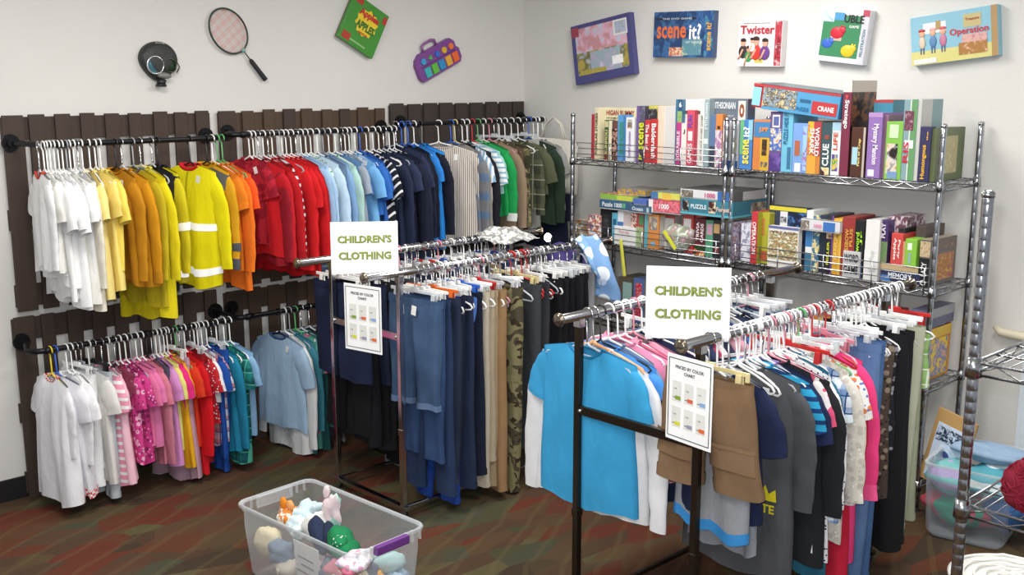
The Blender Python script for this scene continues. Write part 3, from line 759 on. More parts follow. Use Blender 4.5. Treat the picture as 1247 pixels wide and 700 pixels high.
# ---------------------------------------------------------------- upper corner rail
U3 = [
 (482, 318, 'tee', 'dark slate short-sleeved shirt', F('28304a'), 'clear', {'w': .20, 'sl': .17}),
 (489, 320, 'coat', 'navy blue jacket', F('1b2136'), 'blue', {'w': .19, 'rz': .1, 't': .035, 'zip': F('33405e')}),
 (497, 318, 'long', 'black top with blue collar and white patch', F('171a26'), 'blue', {'w': .18, 'rz': .1, 'collar': F('2d74cc'), 'prints': [(.35, .6, .42, .46, F('e8e8ec'))]}),
 (504, 300, 'tee', 'bright blue football shirt', F('2f7fd2'), 'white', {'w': .17, 'rz': .1, 'cuff': F('c8d8e8'), 'bands': [(.55, .57, F('d0455a'))]}),
 (511, 300, 'coat', 'black and bright blue track jacket', F('2a86d8'), 'black', {'w': .18, 'rz': .15, 't': .03, 'slcol': F('191d2c'), 'yoke': F('191d2c'), 'prints': [(.3, .42, .7, .98, F('e8eef4'))]}),
 (534, 294, 'long', 'brown and white pinstriped shirt with turned-back cuffs', F('d8d2ca', 'pin', '76695f', 1), 'white', {'w': .25, 't': .035, 'sl': .5, 'sr': 1.15, 'rz': .62, 'collar': F('d4cec6', 'pin', '76695f', 1), 'cuff': F('cfc9c0', 'pin', '6e6259', 1)}),
 (549, 292, 'long', 'plain mid grey long-sleeved shirt', F('8a8780'), 'blue', {'w': .22}),
 (554, 280, 'long', 'grey and steel blue striped shirt', F('77787c', 'stripeH', '5c7390', 3), 'cream', {'w': .22}),
 (559, 288, 'hoodie', 'black hooded sweatshirt', F('1c1c26'), 'black', {'w': .235, 't': .03, 'hood': F('22222c')}),
 (563, 262, 'tee', 'light blue and white striped shirt', F('dfe8ee', 'stripeV', '88aac8', 1), 'white', {'w': .21, 'sl': .17}),
 (569, 250, 'tee', 'white shirt with thin blue lines', F('e8ecec', 'stripeH', '88b0c8', .8), 'white', {'w': .23, 'sl': .18}),
 (575, 232, 'tee', 'pale turquoise tee', F('9cccc8'), 'red', {'w': .22}),
 (582, 262, 'long', 'kelly green shirt with white cuffs', F('1e9a50'), 'green', {'w': .23, 'cuff': F('e4e8e4')}),
 (589, 246, 'tee', 'dark green tee', F('1f7c44'), 'white', {'w': .2}),
 (596, 286, 'long', 'tan and brown knitted sweater', F('8b7560', 'heather', 'a8947c'), 'pink', {'w': .21}),
 (602, 290, 'pants', 'brown camouflage trousers', F('857a5c', 'camo', '4a4434', 1, 'a89a78'), 'clear', {'w': .15}),
 (608, 262, 'tank', 'dark brown quilted vest', F('5a4a3c'), 'white', {'w': .2, 't': .035}),
 (615, 275, 'tank', 'green camouflage top', F('6c6a48', 'camo', '3c3c2a', 1, '9a9070'), 'white', {'w': .2}),
 (623, 255, 'long', 'dark olive flannel shirt with pale lines', F('3c4234', 'plaid', '5c5c48', 1.5, '8a8a78'), 'white', {'w': .21}),
 (631, 232, 'tee', 'olive short-sleeved shirt', F('5c6048'), 'white', {'w': .23, 'sl': .19}),
 (638, 285, 'pants', 'pale grey trousers', F('b4b2ac'), 'clear', {'w': .11}),
 (644, 270, 'long', 'forest green long-sleeved shirt', F('2e3e30'), 'blue', {'w': .21}),
 (650, 262, 'tank', 'light grey top', F('a8a8a4'), 'white', {'w': .2}),
 (655, 258, 'tee', 'silver grey tee', F('9c9c9a'), 'white', {'w': .22}),
 (661, 300, 'long', 'dark navy coat sleeve top', F('1d2438'), 'white', {'w': .2}),
]
hang_all('u3', RY, 1.80, .0135, U3, 'upper corner rail', 'clothes on the upper corner rail')

# ---------------------------------------------------------------- lower left rail: toddler clothes
L1 = [
 (61, 610, 'dress', 'long white gown with red checked collar', F('e6e6ea'), 'yellow', {'w': .15, 't': .045, 'sleeve': 'long', 'sl': .3, 'collar': F('e8e8e8', 'check', 'c8303a', 1), 'flare': .25, 'amp': .02, 'rz': .1}),
 (67, 606, 'dress', 'sheer white gown edged in red check', F('d9d9de'), 'blue', {'w': .15, 't': .035, 'flare': .2, 'hem': F('e8e8e8', 'check', 'c8303a', 1), 'amp': .018}),
 (80, 560, 'long', 'plain white baby top', F('e2e3e4'), 'white', {'w': .13}),
 (86, 505, 'tee', 'white ruffled blouse with black smocked hem', F('ededee'), 'white', {'w': .15, 't': .04, 'hem': F('e8e8e8', 'dots', '1c1c1c', .7)}),
 (92, 572, 'pants', 'narrow white trousers', F('e9e9ea'), 'white', {'w': .12}),
 (98, 590, 'pants', 'white leggings', F('dfe0e2'), 'grey', {'w': .11}),
 (107, 588, 'long', 'off-white long tunic', F('dcdad6'), 'white', {'w': .13, 'sleeve': 'short'}),
 (114, 606, 'pants', 'pale grey blue satin trousers', F('b9c2c8'), 'black', {'w': .12}),
 (123, 588, 'dress', 'pink and white striped dress', F('e898b0', 'stripeH', 'e6e6e6', 1), 'clear', {'w': .13, 'flare': .2}),
 (131, 576, 'dress', 'pale pink full-skirted dress', F('e6b6c4'), 'white', {'w': .12, 'flare': .65, 'amp': .02, 'collar': F('2c2430')}),
 (139, 480, 'tank', 'maroon sleeveless top', F('7a3148'), 'clear', {'w': .14}),
 (145, 560, 'dress', 'hot pink flowered dress', F('cc3f86', 'floral', 'e8a8c4', 1, '7a2a5a'), 'white', {'w': .14, 'flare': .25}),
 (152, 565, 'dress', 'fuchsia dress with dark print', F('c23a80', 'floral', '8c2a62', 1, 'e890bc'), 'white', {'w': .14, 'flare': .2}),
 (158, 540, 'tee', 'rose pink tee', F('d8709c'), 'grey', {'w': .14}),
 (165, 548, 'dress', 'pink lace-trimmed dress', F('d678a8'), 'white', {'w': .13, 'flare': .3}),
 (172, 530, 'tee', 'dusty pink short-sleeved tee', F('d0788e'), 'white', {'w': .15}),
 (178, 565, 'long', 'dusty pink pyjama suit', F('c4788a'), 'black', {'w': .13}),
 (184, 520, 'tank', 'dark grey vest top', F('504c5c'), 'clear', {'w': .14}),
 (189, 562, 'dress', 'lilac pink dress', F('cf8cc4'), 'white', {'w': .14, 'flare': .2}),
 (194, 545, 'tee', 'pale yellow green tunic', F('d8d878'), 'white', {'w': .13}),
 (199, 515, 'tee', 'shocking pink tee', F('dc2c7c'), 'white', {'w': .14}),
 (203, 565, 'dress', 'golden yellow dress', F('e0a81c'), 'white', {'w': .13, 'flare': .35}),
 (208, 585, 'skirt', 'mauve net skirt', F('b894a4'), 'white', {'w': .12, 'flare': .6}),
 (213, 545, 'tee', 'orange red tee', F('d23a1e'), 'green', {'w': .15}),
 (218, 572, 'long', 'red toddler pyjama suit', F('d0141e'), 'clear', {'w': .15}),
 (224, 572, 'dress', 'red long tunic', F('c81420'), 'white', {'w': .15, 'flare': .1}),
 (231, 560, 'pants', 'dark red trousers', F('921620'), 'clear', {'w': .12}),
 (236, 520, 'tee', 'red and white dotted tee', F('b82430', 'dots', 'e8e8e8', 1), 'white', {'w': .14}),
 (240, 490, 'tee', 'small white tee', F('e4e4e6'), 'white', {'w': .14}),
 (245, 543, 'tee', 'red and blue plaid shirt', F('c8c8d4', 'plaid', 'b0303c', 1, '303c70'), 'white', {'w': .15}),
 (251, 556, 'tee', 'deep blue tee', F('1e4a9c'), 'white', {'w': .15}),
 (257, 572, 'pants', 'royal blue sweatpants', F('2050a4'), 'clear', {'w': .12}),
 (263, 545, 'long', 'teal blue long-sleeved shirt', F('1e7ea0'), 'white', {'w': .16}),
 (272, 558, 'tee', 'green and teal plaid shirt', F('1e7a74', 'plaid', '14404c', 1, '58b49c'), 'white', {'w': .17, 't': .03}),
 (279, 530, 'tee', 'light blue tee', F('8ab4d8'), 'white', {'w': .16}),
]
hang_all('l1', RY, .80, .0135, L1, 'lower left rail', 'toddler clothes on the lower left rail')
L2 = [
 (339, 522, 'tee', 'large light blue tee', F('a4c0da'), 'black', {'w': .2, 'sl': .2, 'flare': .1, 'collar': F('33507c'), 'rz': .12}),
 (346, 548, 'long', 'white long-sleeved shirt', F('dfe0e0'), 'white', {'w': .19, 'sl': .55}),
 (352, 548, 'long', 'teal blue sweatshirt', F('3a7a8c'), 'grey', {'w': .18}),
 (359, 545, 'tee', 'turquoise printed pyjama top', F('58a094', 'floral', 'c85a80', 1.4, 'd8e0d8'), 'green', {'w': .18}),
 (366, 552, 'long', 'dark teal hooded top', F('2c6464'), 'clear', {'w': .18}),
 (376, 530, 'tee', 'charcoal tee', F('35373c'), 'clear', {'w': .18}),
 (388, 530, 'tee', 'grey striped tee', F('5b5d62', 'stripeH', '8a8c90', 1), 'clear', {'w': .18}),
]
hang_all('l2', RY, .80, .0135, L2, 'lower middle rail', 'clothes on the lower middle rail')

# ---------------------------------------------------------------- far rack
JN = F('2a3f60', 'denim', '5c789c'); JD = F('1a2234', 'denim', '384660'); JM = F('22365a', 'denim', '4a6694')
K_ = F('17171b'); K2 = F('222226'); TAN = F('9c7c58'); BG = F('b4a68e'); ST = F('c2b8a4')
FA = [
 (3010, 462, 'shorts', 'wide navy uniform shorts', F('1c2440'), 'white', {'w': .20, 'hemr': .56}),
 (3045, 528, 'pants', 'black flared trousers', F('141418'), 'white', {'w': .19}),
 (3080, 535, 'skirt', 'long black skirt', K_, 'white', {'w': .18}),
 (3120, 462, 'shorts', 'dark navy shorts', F('1a2038'), 'white', {'w': .2}),
 (3155, 530, 'pants', 'plain black trousers', K_, 'clear', {'w': .17}),
 (3195, 545, 'pants', 'plain black trousers', K2, 'white', {'w': .17}),
 (3240, 540, 'pants', 'charcoal trousers', F('34363e'), 'clear', {'w': .17}),
 (3285, 560, 'pants', 'long black track trousers', F('111114'), 'white', {'w': .16}),
 (3330, 560, 'pants', 'dark grey jeans', F('33363e', 'denim', '50545c'), 'white', {'w': .17}),
 (3380, 585, 'pants', 'faded grey trousers', F('6a6c74', 'denim', '8a8c92'), 'clear', {'w': .17}),
]
for i, (c, d) in enumerate([('22283c', 'deep navy trousers'), ('40424a', 'grey trousers'), ('1b1b20', 'black school trousers'), ('2c3c60', 'blue jeans'), ('55504a', 'brown grey trousers'), ('20242e', 'ink blue trousers'),
                            ('3c4658', 'slate trousers'), ('1e1e22', 'black leggings'), ('8a7a60', 'khaki trousers'), ('2a3450', 'dark blue jeans'), ('606468', 'mid grey leggings'), ('24262c', 'graphite trousers')]):
    FA.append((3440+i*62, 560, 'pants', d, F(c), ['white', 'clear', 'white', 'white', 'blue', 'white'][i % 6], {'w': .16}))
hang_all('fa', A1, ZR1, .0185, FA, 'far rack back rail', 'trousers on the far rack back rail')
FB = [
 (505, 498, 'pants', 'child blue jeans with turned-up hems', JN, 'clear', {'w': .17, 'tag': 1, 'tu': -.03, 't': .03, 'spread': .01, 'hemm': F('5a7298', 'denim', '7a90b0'), 'rz': .1}),
 (513, 560, 'pants', 'mid blue jeans', JM, 'white', {'w': .16, 'tag': 1}),
 (519, 600, 'pants', 'long dark blue jeans', F('22304e', 'denim', '34486c'), 'white', {'w': .16}),
 (526, 590, 'pants', 'black blue flared jeans', JD, 'orange', {'w': .17, 'tag': 1, 'tu': .03, 'hemm': F('3a4258')}),
 (532, 612, 'pants', 'royal blue trousers', F('24489c'), 'white', {'w': .14}),
 (539, 560, 'pants', 'navy trousers', F('1d2438'), 'clear', {'w': .15}),
 (546, 590, 'pants', 'dark denim trousers', F('1e2840', 'denim', '2e3c58'), 'white', {'w': .16, 'tag': 1}),
 (554, 470, 'tank', 'periwinkle blue top', F('5c84d4'), 'white', {'w': .13}),
 (560, 575, 'pants', 'midnight blue trousers', F('1a2034'), 'blue', {'w': .14}),
 (567, 590, 'pants', 'stone trousers', ST, 'white', {'w': .15}),
 (574, 560, 'pants', 'light khaki trousers', BG, 'white', {'w': .14}),
 (581, 590, 'pants', 'beige trousers', F('a89678'), 'red', {'w': .14}),
 (589, 592, 'pants', 'tan corduroy trousers', TAN, 'clear', {'w': .16, 'tag': 1, 'tu': .0, 't': .03}),
 (604, 594, 'pants', 'green and brown camouflage trousers', F('85805c', 'camo', '4f4a3a', 1, '3e3226'), 'clear', {'w': .18, 't': .035, 'pockets': F('85805c', 'camo', '4f4a3a', 1, '3e3226'), 'pv': .42}),
 (628, 545, 'pants', 'charcoal jeans on a cream hanger', F('35383c', 'denim', '50545a'), 'cream', {'w': .18, 't': .035, 'spread': .0}),
 (640, 550, 'pants', 'dark grey jeans', F('2e3034', 'denim', '42454a'), 'white', {'w': .17}),
 (656, 520, 'pants', 'black sports trousers with blue badge', K_, 'white', {'w': .16}),
 (664, 520, 'pants', 'black track pants', F('1a1a1e'), 'white', {'w': .16}),
 (673, 515, 'pants', 'black track pants', F('15151a'), 'white', {'w': .15, 'tag': 1}),
 (682, 510, 'pants', 'black track pants', F('1c1c20'), 'clear', {'w': .16}),
 (691, 505, 'pants', 'black leggings', K_, 'white', {'w': .14}),
 (699, 505, 'pants', 'acid washed grey jeans', F('7a7c80', 'denim', 'a8aab0'), 'white', {'w': .14}),
]
hang_all('fb', B1, ZR1, .0185, FB, 'far rack front rail', 'trousers on the far rack front rail')

# ---------------------------------------------------------------- near rack, back rail
NA = [
 (2900, 620, 'tee', 'bright blue tee facing the aisle', F('3c9fd2'), 'clear', {'w': .235, 'flare': .04, 'sl': .18, 't': .03, 'rz': .0, 'amp': .008, 'collar': F('2a7fae'), 'tag': False, 'nd': .05, 'slope': .2}),
 (2935, 622, 'long', 'white long-sleeved shirt behind the blue tee', F('e8e8ea'), 'peach', {'w': .265, 'sl': .56, 't': .03, 'flare': .05, 'rz': .02}),
 (2975, 585, 'long', 'blue tee with black shoulder stripe', F('4a90dc'), 'black', {'w': .25, 'slband': F('1c1c26'), 'sleeve': 'short'}),
 (3020, 560, 'tee', 'pale blue denim top with dark heart', F('6a80a0', 'denim', '94a8c0'), 'white', {'w': .22}),
 (3075, 560, 'hoodie', 'pink hooded fleece', F('e68cae'), 'white', {'w': .23, 't': .05, 'hood': F('ee9cba')}),
 (3120, 560, 'long', 'rose pink long-sleeved top', F('d87a98'), 'white', {'w': .22}),
 (3170, 575, 'coat', 'pink jacket with grey collar', F('e29ab4'), 'pink', {'w': .24, 't': .05, 'collar': F('74707c')}),
 (3220, 600, 'long', 'large navy sweatshirt', F('1c2440'), 'white', {'w': .27, 't': .05}),
]
for i, (c, d, k) in enumerate([('4a6088', 'denim blue shirt', 'long'), ('c8ccd4', 'pale grey shirt', 'tee'), ('303a58', 'dark blue shirt', 'long'), ('9c3c5c', 'plum shirt', 'tee'), ('e4e4e8', 'white cotton shirt', 'tee'),
        ('2c3048', 'navy tee', 'tee'), ('d4a0b0', 'soft pink tee', 'tee'), ('3a5a94', 'cobalt blue tee', 'tee'), ('b4b8c0', 'ash grey tee', 'tee'), ('34405c', 'blue cotton jumper', 'long'), ('22263a', 'blackish blue tee', 'tee')]):
    NA.append((3275+i*55, 560, k, d, F(c), 'white', {'w': .2}))
NA += [
 (3900, 560, 'shorts', 'blue and white print shorts', F('34486c', 'splotch', 'c0ccd8', .7), 'clear', {'w': .18}),
 (3940, 560, 'shorts', 'dark patterned shorts', F('28344c', 'splotch', '8494ac', .6), 'clear', {'w': .18}),
 (3985, 560, 'skirt', 'crinkled denim skirt', F('3c5074', 'splotch', '7c8ca8', .8), 'white', {'w': .17}),
 (4030, 560, 'skirt', 'dark blue crinkled skirt', F('24304c', 'splotch', '506080', .6), 'clear', {'w': .17}),
]
hang_all('na', A2, ZR2, .0185, NA, 'near rack back rail', 'clothes on the near rack back rail')
CHA = F('4a4c50', 'heather', '5c5e64'); NVT = F('1d2644')
NB = [
 (2905, 600, 'shorts', 'brown cargo shorts on a cream hanger', F('7d6248', 'heather', '8c7258'), 'cream', {'w': .172, 'hemr': .52, 'pockets': F('856a4e', 'heather', '94785c'), 't': .035, 'pv': .55, 'rz': .0, 'spread': .03}),
 (2952, 655, 'long', 'heather grey long-sleeved shirt', F('8f9298', 'heather', 'a8abb0'), 'white', {'rz': -.2, 'w': .17, 'hem': F('3a8ed0'), 'sleeve': 'none', 't': .018, 'amp': .005}),
 (2985, 632, 'tee', 'large navy tee', NVT, 'white', {'w': .165, 'sl': .2, 'sr': 1.15, 'rz': .0, 'flare': 0, 't': .03}),
 (3020, 672, 'long', 'navy tee over grey shirt', F('868a92', 'heather', '9ea2a8'), 'clear', {'rz': -.1, 'w': .15, 'sleeve': 'none'}),
 (3120, 695, 'long', 'charcoal sweatshirt with yellow lettering', CHA, 'clear', {'w': .205, 'rz': .15, 'sl': .42, 't': .035, 'name': 'sweatshirt', 'amp': .006}),
 (3170, 575, 'tee', 'turquoise and navy striped tee', F('2e9cc8', 'stripeH', '1c3c6c', 1), 'white', {'w': .21}),
 (3215, 585, 'tee', 'navy tee with purple collar', F('20284a'), 'white', {'w': .2, 'sl': .2, 'collar': F('8a7ab0')}),
 (3265, 672, 'long', 'black long-sleeved shirt', F('222428'), 'pink', {'w': .235, 'sl': .46, 't': .03}),
 (3300, 660, 'tee', 'white top with pink star', F('e2dcdc', 'splotch', 'd8567a', 1.2), 'white', {'w': .2}),
 (3335, 670, 'dress', 'white dress with small dark dots', F('e8e8ec', 'dots', '30304a', .8), 'white', {'w': .22, 'sleeve': 'long', 'sl': .44, 'flare': .1}),
 (3370, 690, 'dress', 'petrol blue skirted dress', F('2c6a84'), 'pink', {'w': .19}),
 (3400, 620, 'tee', 'blue and white checked shirt', F('d4dce4', 'plaid', '4c74a8', 1, '284878'), 'white', {'w': .21}),
 (3430, 650, 'long', 'cream lace cardigan', F('ded8cc', 'floral', 'c8c0b4', 1, 'f0ece4'), 'white', {'w': .22}),
 (3465, 600, 'tee', 'white fringed top with coloured print', F('e6e4e2', 'floral', 'd87a4c', 1, '6c7cb8'), 'green', {'w': .23}),
 (3505, 690, 'long', 'crimson long-sleeved shirt', F('c8243c'), 'pink', {'w': .215, 'sl': .44}),
 (3560, 680, 'coat', 'hot pink zipped jacket', F('ee4684'), 'red', {'w': .195, 't': .035, 'sl': .5, 'sr': 1.05, 'rz': .1, 'cuff': F('f05a92'), 'zip': F('c03468')}),
 (3735, 700, 'pants', 'faded blue jeans with two white tags', F('48689a', 'denim', '7c9cc4'), 'clear', {'w': .19, 'tag': 1, 't': .035}),
 (3780, 700, 'pants', 'mid blue denim trousers', F('3c5c8c', 'denim', '5c7ca8'), 'white', {'w': .18, 'tag': 1}),
 (3850, 600, 'dress', 'brown lace top with scrolls', F('4c4038', 'floral', '8c7c6c', 1, '2c241e'), 'white', {'w': .18, 'sleeve': 'none'}),
 (3890, 540, 'tank', 'black paisley top', F('202026', 'floral', '8c8c94', 1, '34343c'), 'white', {'w': .18}),
 (3965, 662, 'pants', 'wide black trousers with blue tag', F('1a1b1e'), 'white', {'w': .19, 'tag': 1, 'tagc': 'b8d4f0', 't': .035}),
 (4020, 655, 'pants', 'straight black trousers', F('202124'), 'clear', {'w': .18}),
 (4090, 640, 'pants', 'pale sage trousers', F('b4b6a0'), 'white', {'w': .18}),
 (4140, 625, 'pants', 'olive grey trousers', F('9aa088'), 'white', {'w': .17}),
 (4190, 470, 'tee', 'green checked shirt', F('b4c890', 'plaid', '7ca85c', 1, 'e4e8d8'), 'white', {'w': .18, 'sleeve': 'none'}),
]
hang_all('nb', B2, ZR2, .0185, NB, 'near rack front rail', 'clothes on the near rack front rail')
# yellow lettering on the charcoal sweatshirt
for o in list(col.objects):
    if o.name.startswith('sweatshirt'):
        ym = plain('d8c81c', .6)
        put_text('ETE', ym, o, (-.060, -.125, -.615), (0, -1, 0), (0, 0, 1), .13, .032, 'yellow_lettering', .03)
        MB().prism([(-.08, -.585), (-.165, -.585), (-.16, -.54), (-.135, -.56), (-.122, -.53), (-.105, -.56), (-.08, -.54)], 'x', -.060, -.058).build('yellow_crest', ym, o)
for o in list(col.objects):
    if o.get('label', '').startswith('black sports trousers'):
        MB().tube([(-.034, -.03, -.2), (-.03, -.03, -.2)], .028, 16).build('blue_badge', plain('2c6cc0', .6), o)
# bunched spare hangers
def spare(y, z, xs, where, n0=0):
    q = random.Random(n0+3)
    for i, x in enumerate(xs):
        c = q.choice(['white']*9+['clear']*4+['pink', 'red', 'grey'])
        k = q.choice(['tube', 'tube', 'clip'])
        hanger(k, c, q.uniform(.15, .19), .0185, (x, y, z), q.uniform(-.35, .35),
               f"empty {HCOL[c][1]} {'hanger' if k == 'tube' else 'clip hanger'} bunched on the {where}", f"empty {c} {k} hangers on the {where}", q.uniform(-.12, .12))
spare(B2, ZR2, [3.06+.032*i for i in range(38)], 'near rack front rail', 1)
spare(A2, ZR2, [3.3+.05*i for i in range(14)], 'near rack back rail', 2)
spare(B1, ZR1, [3.17+.036*i for i in range(22)], 'far rack front rail', 4)
spare(A1, ZR1, [3.2+.045*i for i in range(22)], 'far rack back rail', 5)
# ---------------------------------------------------------------- paper signs
def quad_plane(px0, py0, px1, py1, P, n):
    C0 = Vector((0, 0, CH))
    def hit(px, py):
        d = ray(px, py); return C0+d*((P-C0).dot(n)/d.dot(n))
    c = hit((px0+px1)/2, (py0+py1)/2); l, r_ = hit(px0, (py0+py1)/2), hit(px1, (py0+py1)/2); t, b = hit((px0+px1)/2, py0), hit((px0+px1)/2, py1)
    return c, (r_-l).length, t.z-b.z, (r_-l).normalized()
paper = plain('f6f6f6', .45, emit=.12)  # faint glow put into the sheets to brighten their white
def sheet(name, c, w, h, ux, label, cat):
    rz = math.atan2(ux.y, ux.x)+PI/2     # local -x faces the viewer, local -y = picture right
    r = empty(name, c, rz, label, cat)
    MB().box((0, 0, 0), (.002, w, h)).build('sheet', paper, r); return r
def T(r, s, m, y, z, w, h, x=-.0022, bold=.03, name='lettering', keep=True):
    return put_text(s, m, r, (x, y, z), (0, -1, 0), (0, 0, 1), w, h, name, bold, keep)
olive = plain('93a53c', .6); olived = plain('5d6a2a', .6); ink = plain('2c2c30', .6)
def big_sign(p, P, label):
    d = ray((p[0]+p[2])/2, 350); n = Vector((-d.x, -d.y, 0)).normalized()
    c, w, h, ux = quad_plane(*p, P, n)
    r = sheet('clothing_sign', c, w, h, ux, label, 'sign')
    for s, z, k in (("CHILDREN'S", .17*h, .80), ('CLOTHING', -.15*h, .78)):
        T(r, s, olived, -.0012, z-.0012, w*k, h*.155, -.0018, .04, 'lettering_shadow'); T(r, s, olive, 0, z, w*k, h*.155, -.0026, .022)
    for y in (-w*.5+.012, w*.5-.012): MB().box((0, y, -h*.5+.006), (.006, .02, .022), bev=.002).build('tape', glassy('ffffff', .5), r)
big_sign((403, 270, 485, 333), Vector((2.985, B1-.03, 1.2))-Vector((.03, .02, 0)), "landscape Children's Clothing sign taped to the far rack")
big_sign((786, 325, 889, 413), Vector((3.0, B2+.0, 1.2))-Vector((.04, .03, 0)), "landscape Children's Clothing sign taped to the near rack")
def chart(px, P, vpx, label):
    d = ray(vpx, 108); u = Vector((d.x, d.y, 0)).normalized(); n = Vector((-u.y, u.x, 0))
    c, w, h, ux = quad_plane(*px, P, n)
    r = sheet('price_chart', c, w, h, ux, label, 'price chart')
    fr = MB(); bx = w*.455; bz = h*.455; tk = .0028
    fr.box((-.0016, 0, bz), (.0008, 2*bx, tk)).box((-.0016, 0, -bz), (.0008, 2*bx, tk)).box((-.0016, bx, 0), (.0008, tk, 2*bz)).box((-.0016, -bx, 0), (.0008, tk, 2*bz))
    fr.build('border', plain('3c4c44', .6), r)
    T(r, 'PRICED BY COLOR', ink, 0, h*.365, w*.62, h*.04); T(r, 'CHART', ink, 0, h*.30, w*.24, h*.04)
    cs = ['86a83a', 'e06a4c', '8cb0e0', 'dcdc3c', '9a9cb0', 'e8703a']
    for i, cc in enumerate(cs):
        y = w*(.27-.27*(i % 3)); z = h*(.08 if i < 3 else -.22)
        MB().box((-.0014, y, z), (.0006, w*.2, h*.24)).build('price_label', plain('e9e9e4', .6), r)
        MB().box((-.002, y-w*.03, z-h*.075), (.0006, w*.12, h*.045)).build('colour_swatch', plain(cc, .6), r)
        T(r, '= 50%' if i != 5 else '= 75%', ink, y+w*.035, z+h*.03, w*.07, h*.018, -.0022, .02, 'small_print')
        MB().box((-.0021, y+w*.055, z-h*.075), (.0005, w*.05, h*.008)).build('small_print', ink, r)
chart((420, 347.5, 464, 428), Vector((2.745, B1, 1.1)), -1270, 'portrait price by colour chart hanging from the far rack')
chart((812, 436, 866, 542), Vector((2.715, B2, 1.1)), -380, 'portrait price by colour chart hanging from the near rack')

# ---------------------------------------------------------------- wire shelving
SCH = chrome(.22, 'b4b6ba')
def wire_shelf_mesh(x0, x1, y0, y1, z, nx_pitch=.028):
    m = MB(); r = .0032
    for zz in (z, z-.03):
        for a, b in (((x0, y0), (x1, y0)), ((x0, y1), (x1, y1)), ((x0, y0), (x0, y1)), ((x1, y0), (x1, y1))):
            m.tube([(a[0], a[1], zz), (b[0], b[1], zz)], r*1.2, 6)
    n = int(abs(y1-y0)/nx_pitch)
    for i in range(1, n):
        y = y0+(y1-y0)*i/n; m.tube([(x0, y, z+.002), (x1, y, z+.002)], .0016, 4)
    for i in (1, 2, 3):
        x = x0+(x1-x0)*i/4; m.tube([(x, y0, z-.004), (x, y1, z-.004)], .0026, 5)
    for x in (x0, x1):
        k = int(abs(y1-y0)/.055); m.tube([(x, y0+(y1-y0)*i/k, z-.003 if i % 2 else z-.027) for i in range(k+1)], .0022, 5)
    for y in (y0, y1):
        k = int(abs(x1-x0)/.055); m.tube([(x0+(x1-x0)*i/k, y, z-.003 if i % 2 else z-.027) for i in range(k+1)], .0022, 5)
    return m
def ledge_mesh(x, y0, y1, z, h=.10):
    m = MB(); s = 1 if y1 > y0 else -1
    for i in range(1, 4):
        zz = z+h*i/3; m.tube([(x+.03, y0+.012*s, zz), (x, y0+.03*s, zz), (x, y1-.03*s, zz), (x+.03, y1-.012*s, zz)], .0026, 6)
    k = 4
    for i in range(k+1):
        y = y0+.04*s+(y1-y0-.08*s)*i/k; m.tube([(x, y, z+h), (x, y, z-.035)], .0028, 6)
    return m
def shelving(name, xf, xb, ya, yb, zs, top, ledges, label, grooves=False, pr=.0135):
    cx, cy = (xf+xb)/2, (ya+yb)/2
    r = empty(name, (cx, cy, 0), 0, label, 'wire shelving')
    for x in (xf, xb):
        for y in (ya, yb):
            n = int(top/.0254/1.15) if grooves else int(top/.06)
            pts, rad = [(x-cx, y-cy, .02)], [pr]
            for i in range(1, n):
                z = top*i/n
                for dz, k_ in ((-.0032, 1), (-.0012, .965 if grooves else .975), (.0012, .965 if grooves else .975), (.0032, 1)): pts.append((x-cx, y-cy, z+dz)); rad.append(pr*k_)
            pts.append((x-cx, y-cy, top)); rad.append(pr)
            p = MB().tube(pts, rad, 16).build('post', SCH, r, True)
            c = MB().sphere((x-cx, y-cy, top), pr*1.02, 14, 6, (1, 1, .45)); c.tube([(x-cx, y-cy, top-.012), (x-cx, y-cy, top)], pr*1.12, 16); c.build('cap', SCH, p, True)
            f = MB().tube([(x-cx, y-cy, 0), (x-cx, y-cy, .025)], [pr*1.5, pr*.9], 12); f.build('foot', plain('303034', .5), p)
            for z in zs: MB().tube([(x-cx, y-cy, z-.036), (x-cx, y-cy, z+.012)], [pr*1.5, pr*1.25], 16).build('shelf_sleeve', SCH, r, True)
    for z in zs:
        wire_shelf_mesh(xf-cx, xb-cx, ya-cy, yb-cy, z).build('wire_shelf', SCH, r, True)
    for z in ledges:
        ledge_mesh(xf-cx-.004, ya-cy, yb-cy, z).build('ledge', SCH, r, True)
    return r
XF, XB = 4.815, 5.213
ZT, ZM, ZL, ZB = 1.585, 1.09, .62, .14
shelving('wire_shelving', XF, XB, 3.37, 4.49, [ZT, ZM, ZL, ZB], 1.855, [ZT, ZM], 'left chrome wire shelving unit of games, next to the room corner')
shelving('wire_shelving', XF, XB, 2.19, 3.325, [ZT, ZM, ZL, ZB], 1.855, [ZM], 'middle chrome wire shelving unit of games against the right wall')
shelving('wire_shelving', 2.632, 3.16, 1.075, .05, [1.359, .985, .45, .12], 1.785, [], 'nearest chrome wire shelving unit with ringed posts, cut by the right frame edge', True, .0145)
# cream bracket left on the wall, seen through the nearest shelving
b = onx(1232, 407, XR-.03); o = MB().tube([b+Vector((-.012, .08, .03)), b+Vector((-.014, .05, .006)), b, b+Vector((0, -.07, -.004)), b+Vector((0, -.14, -.006))], [.012, .02, .022, .022, .02], 12).build('wall_handle', plain('ded6bc', .5), None, True)
tag(o, 'cream curved handle on the wall behind the nearest wire shelving', 'handle')

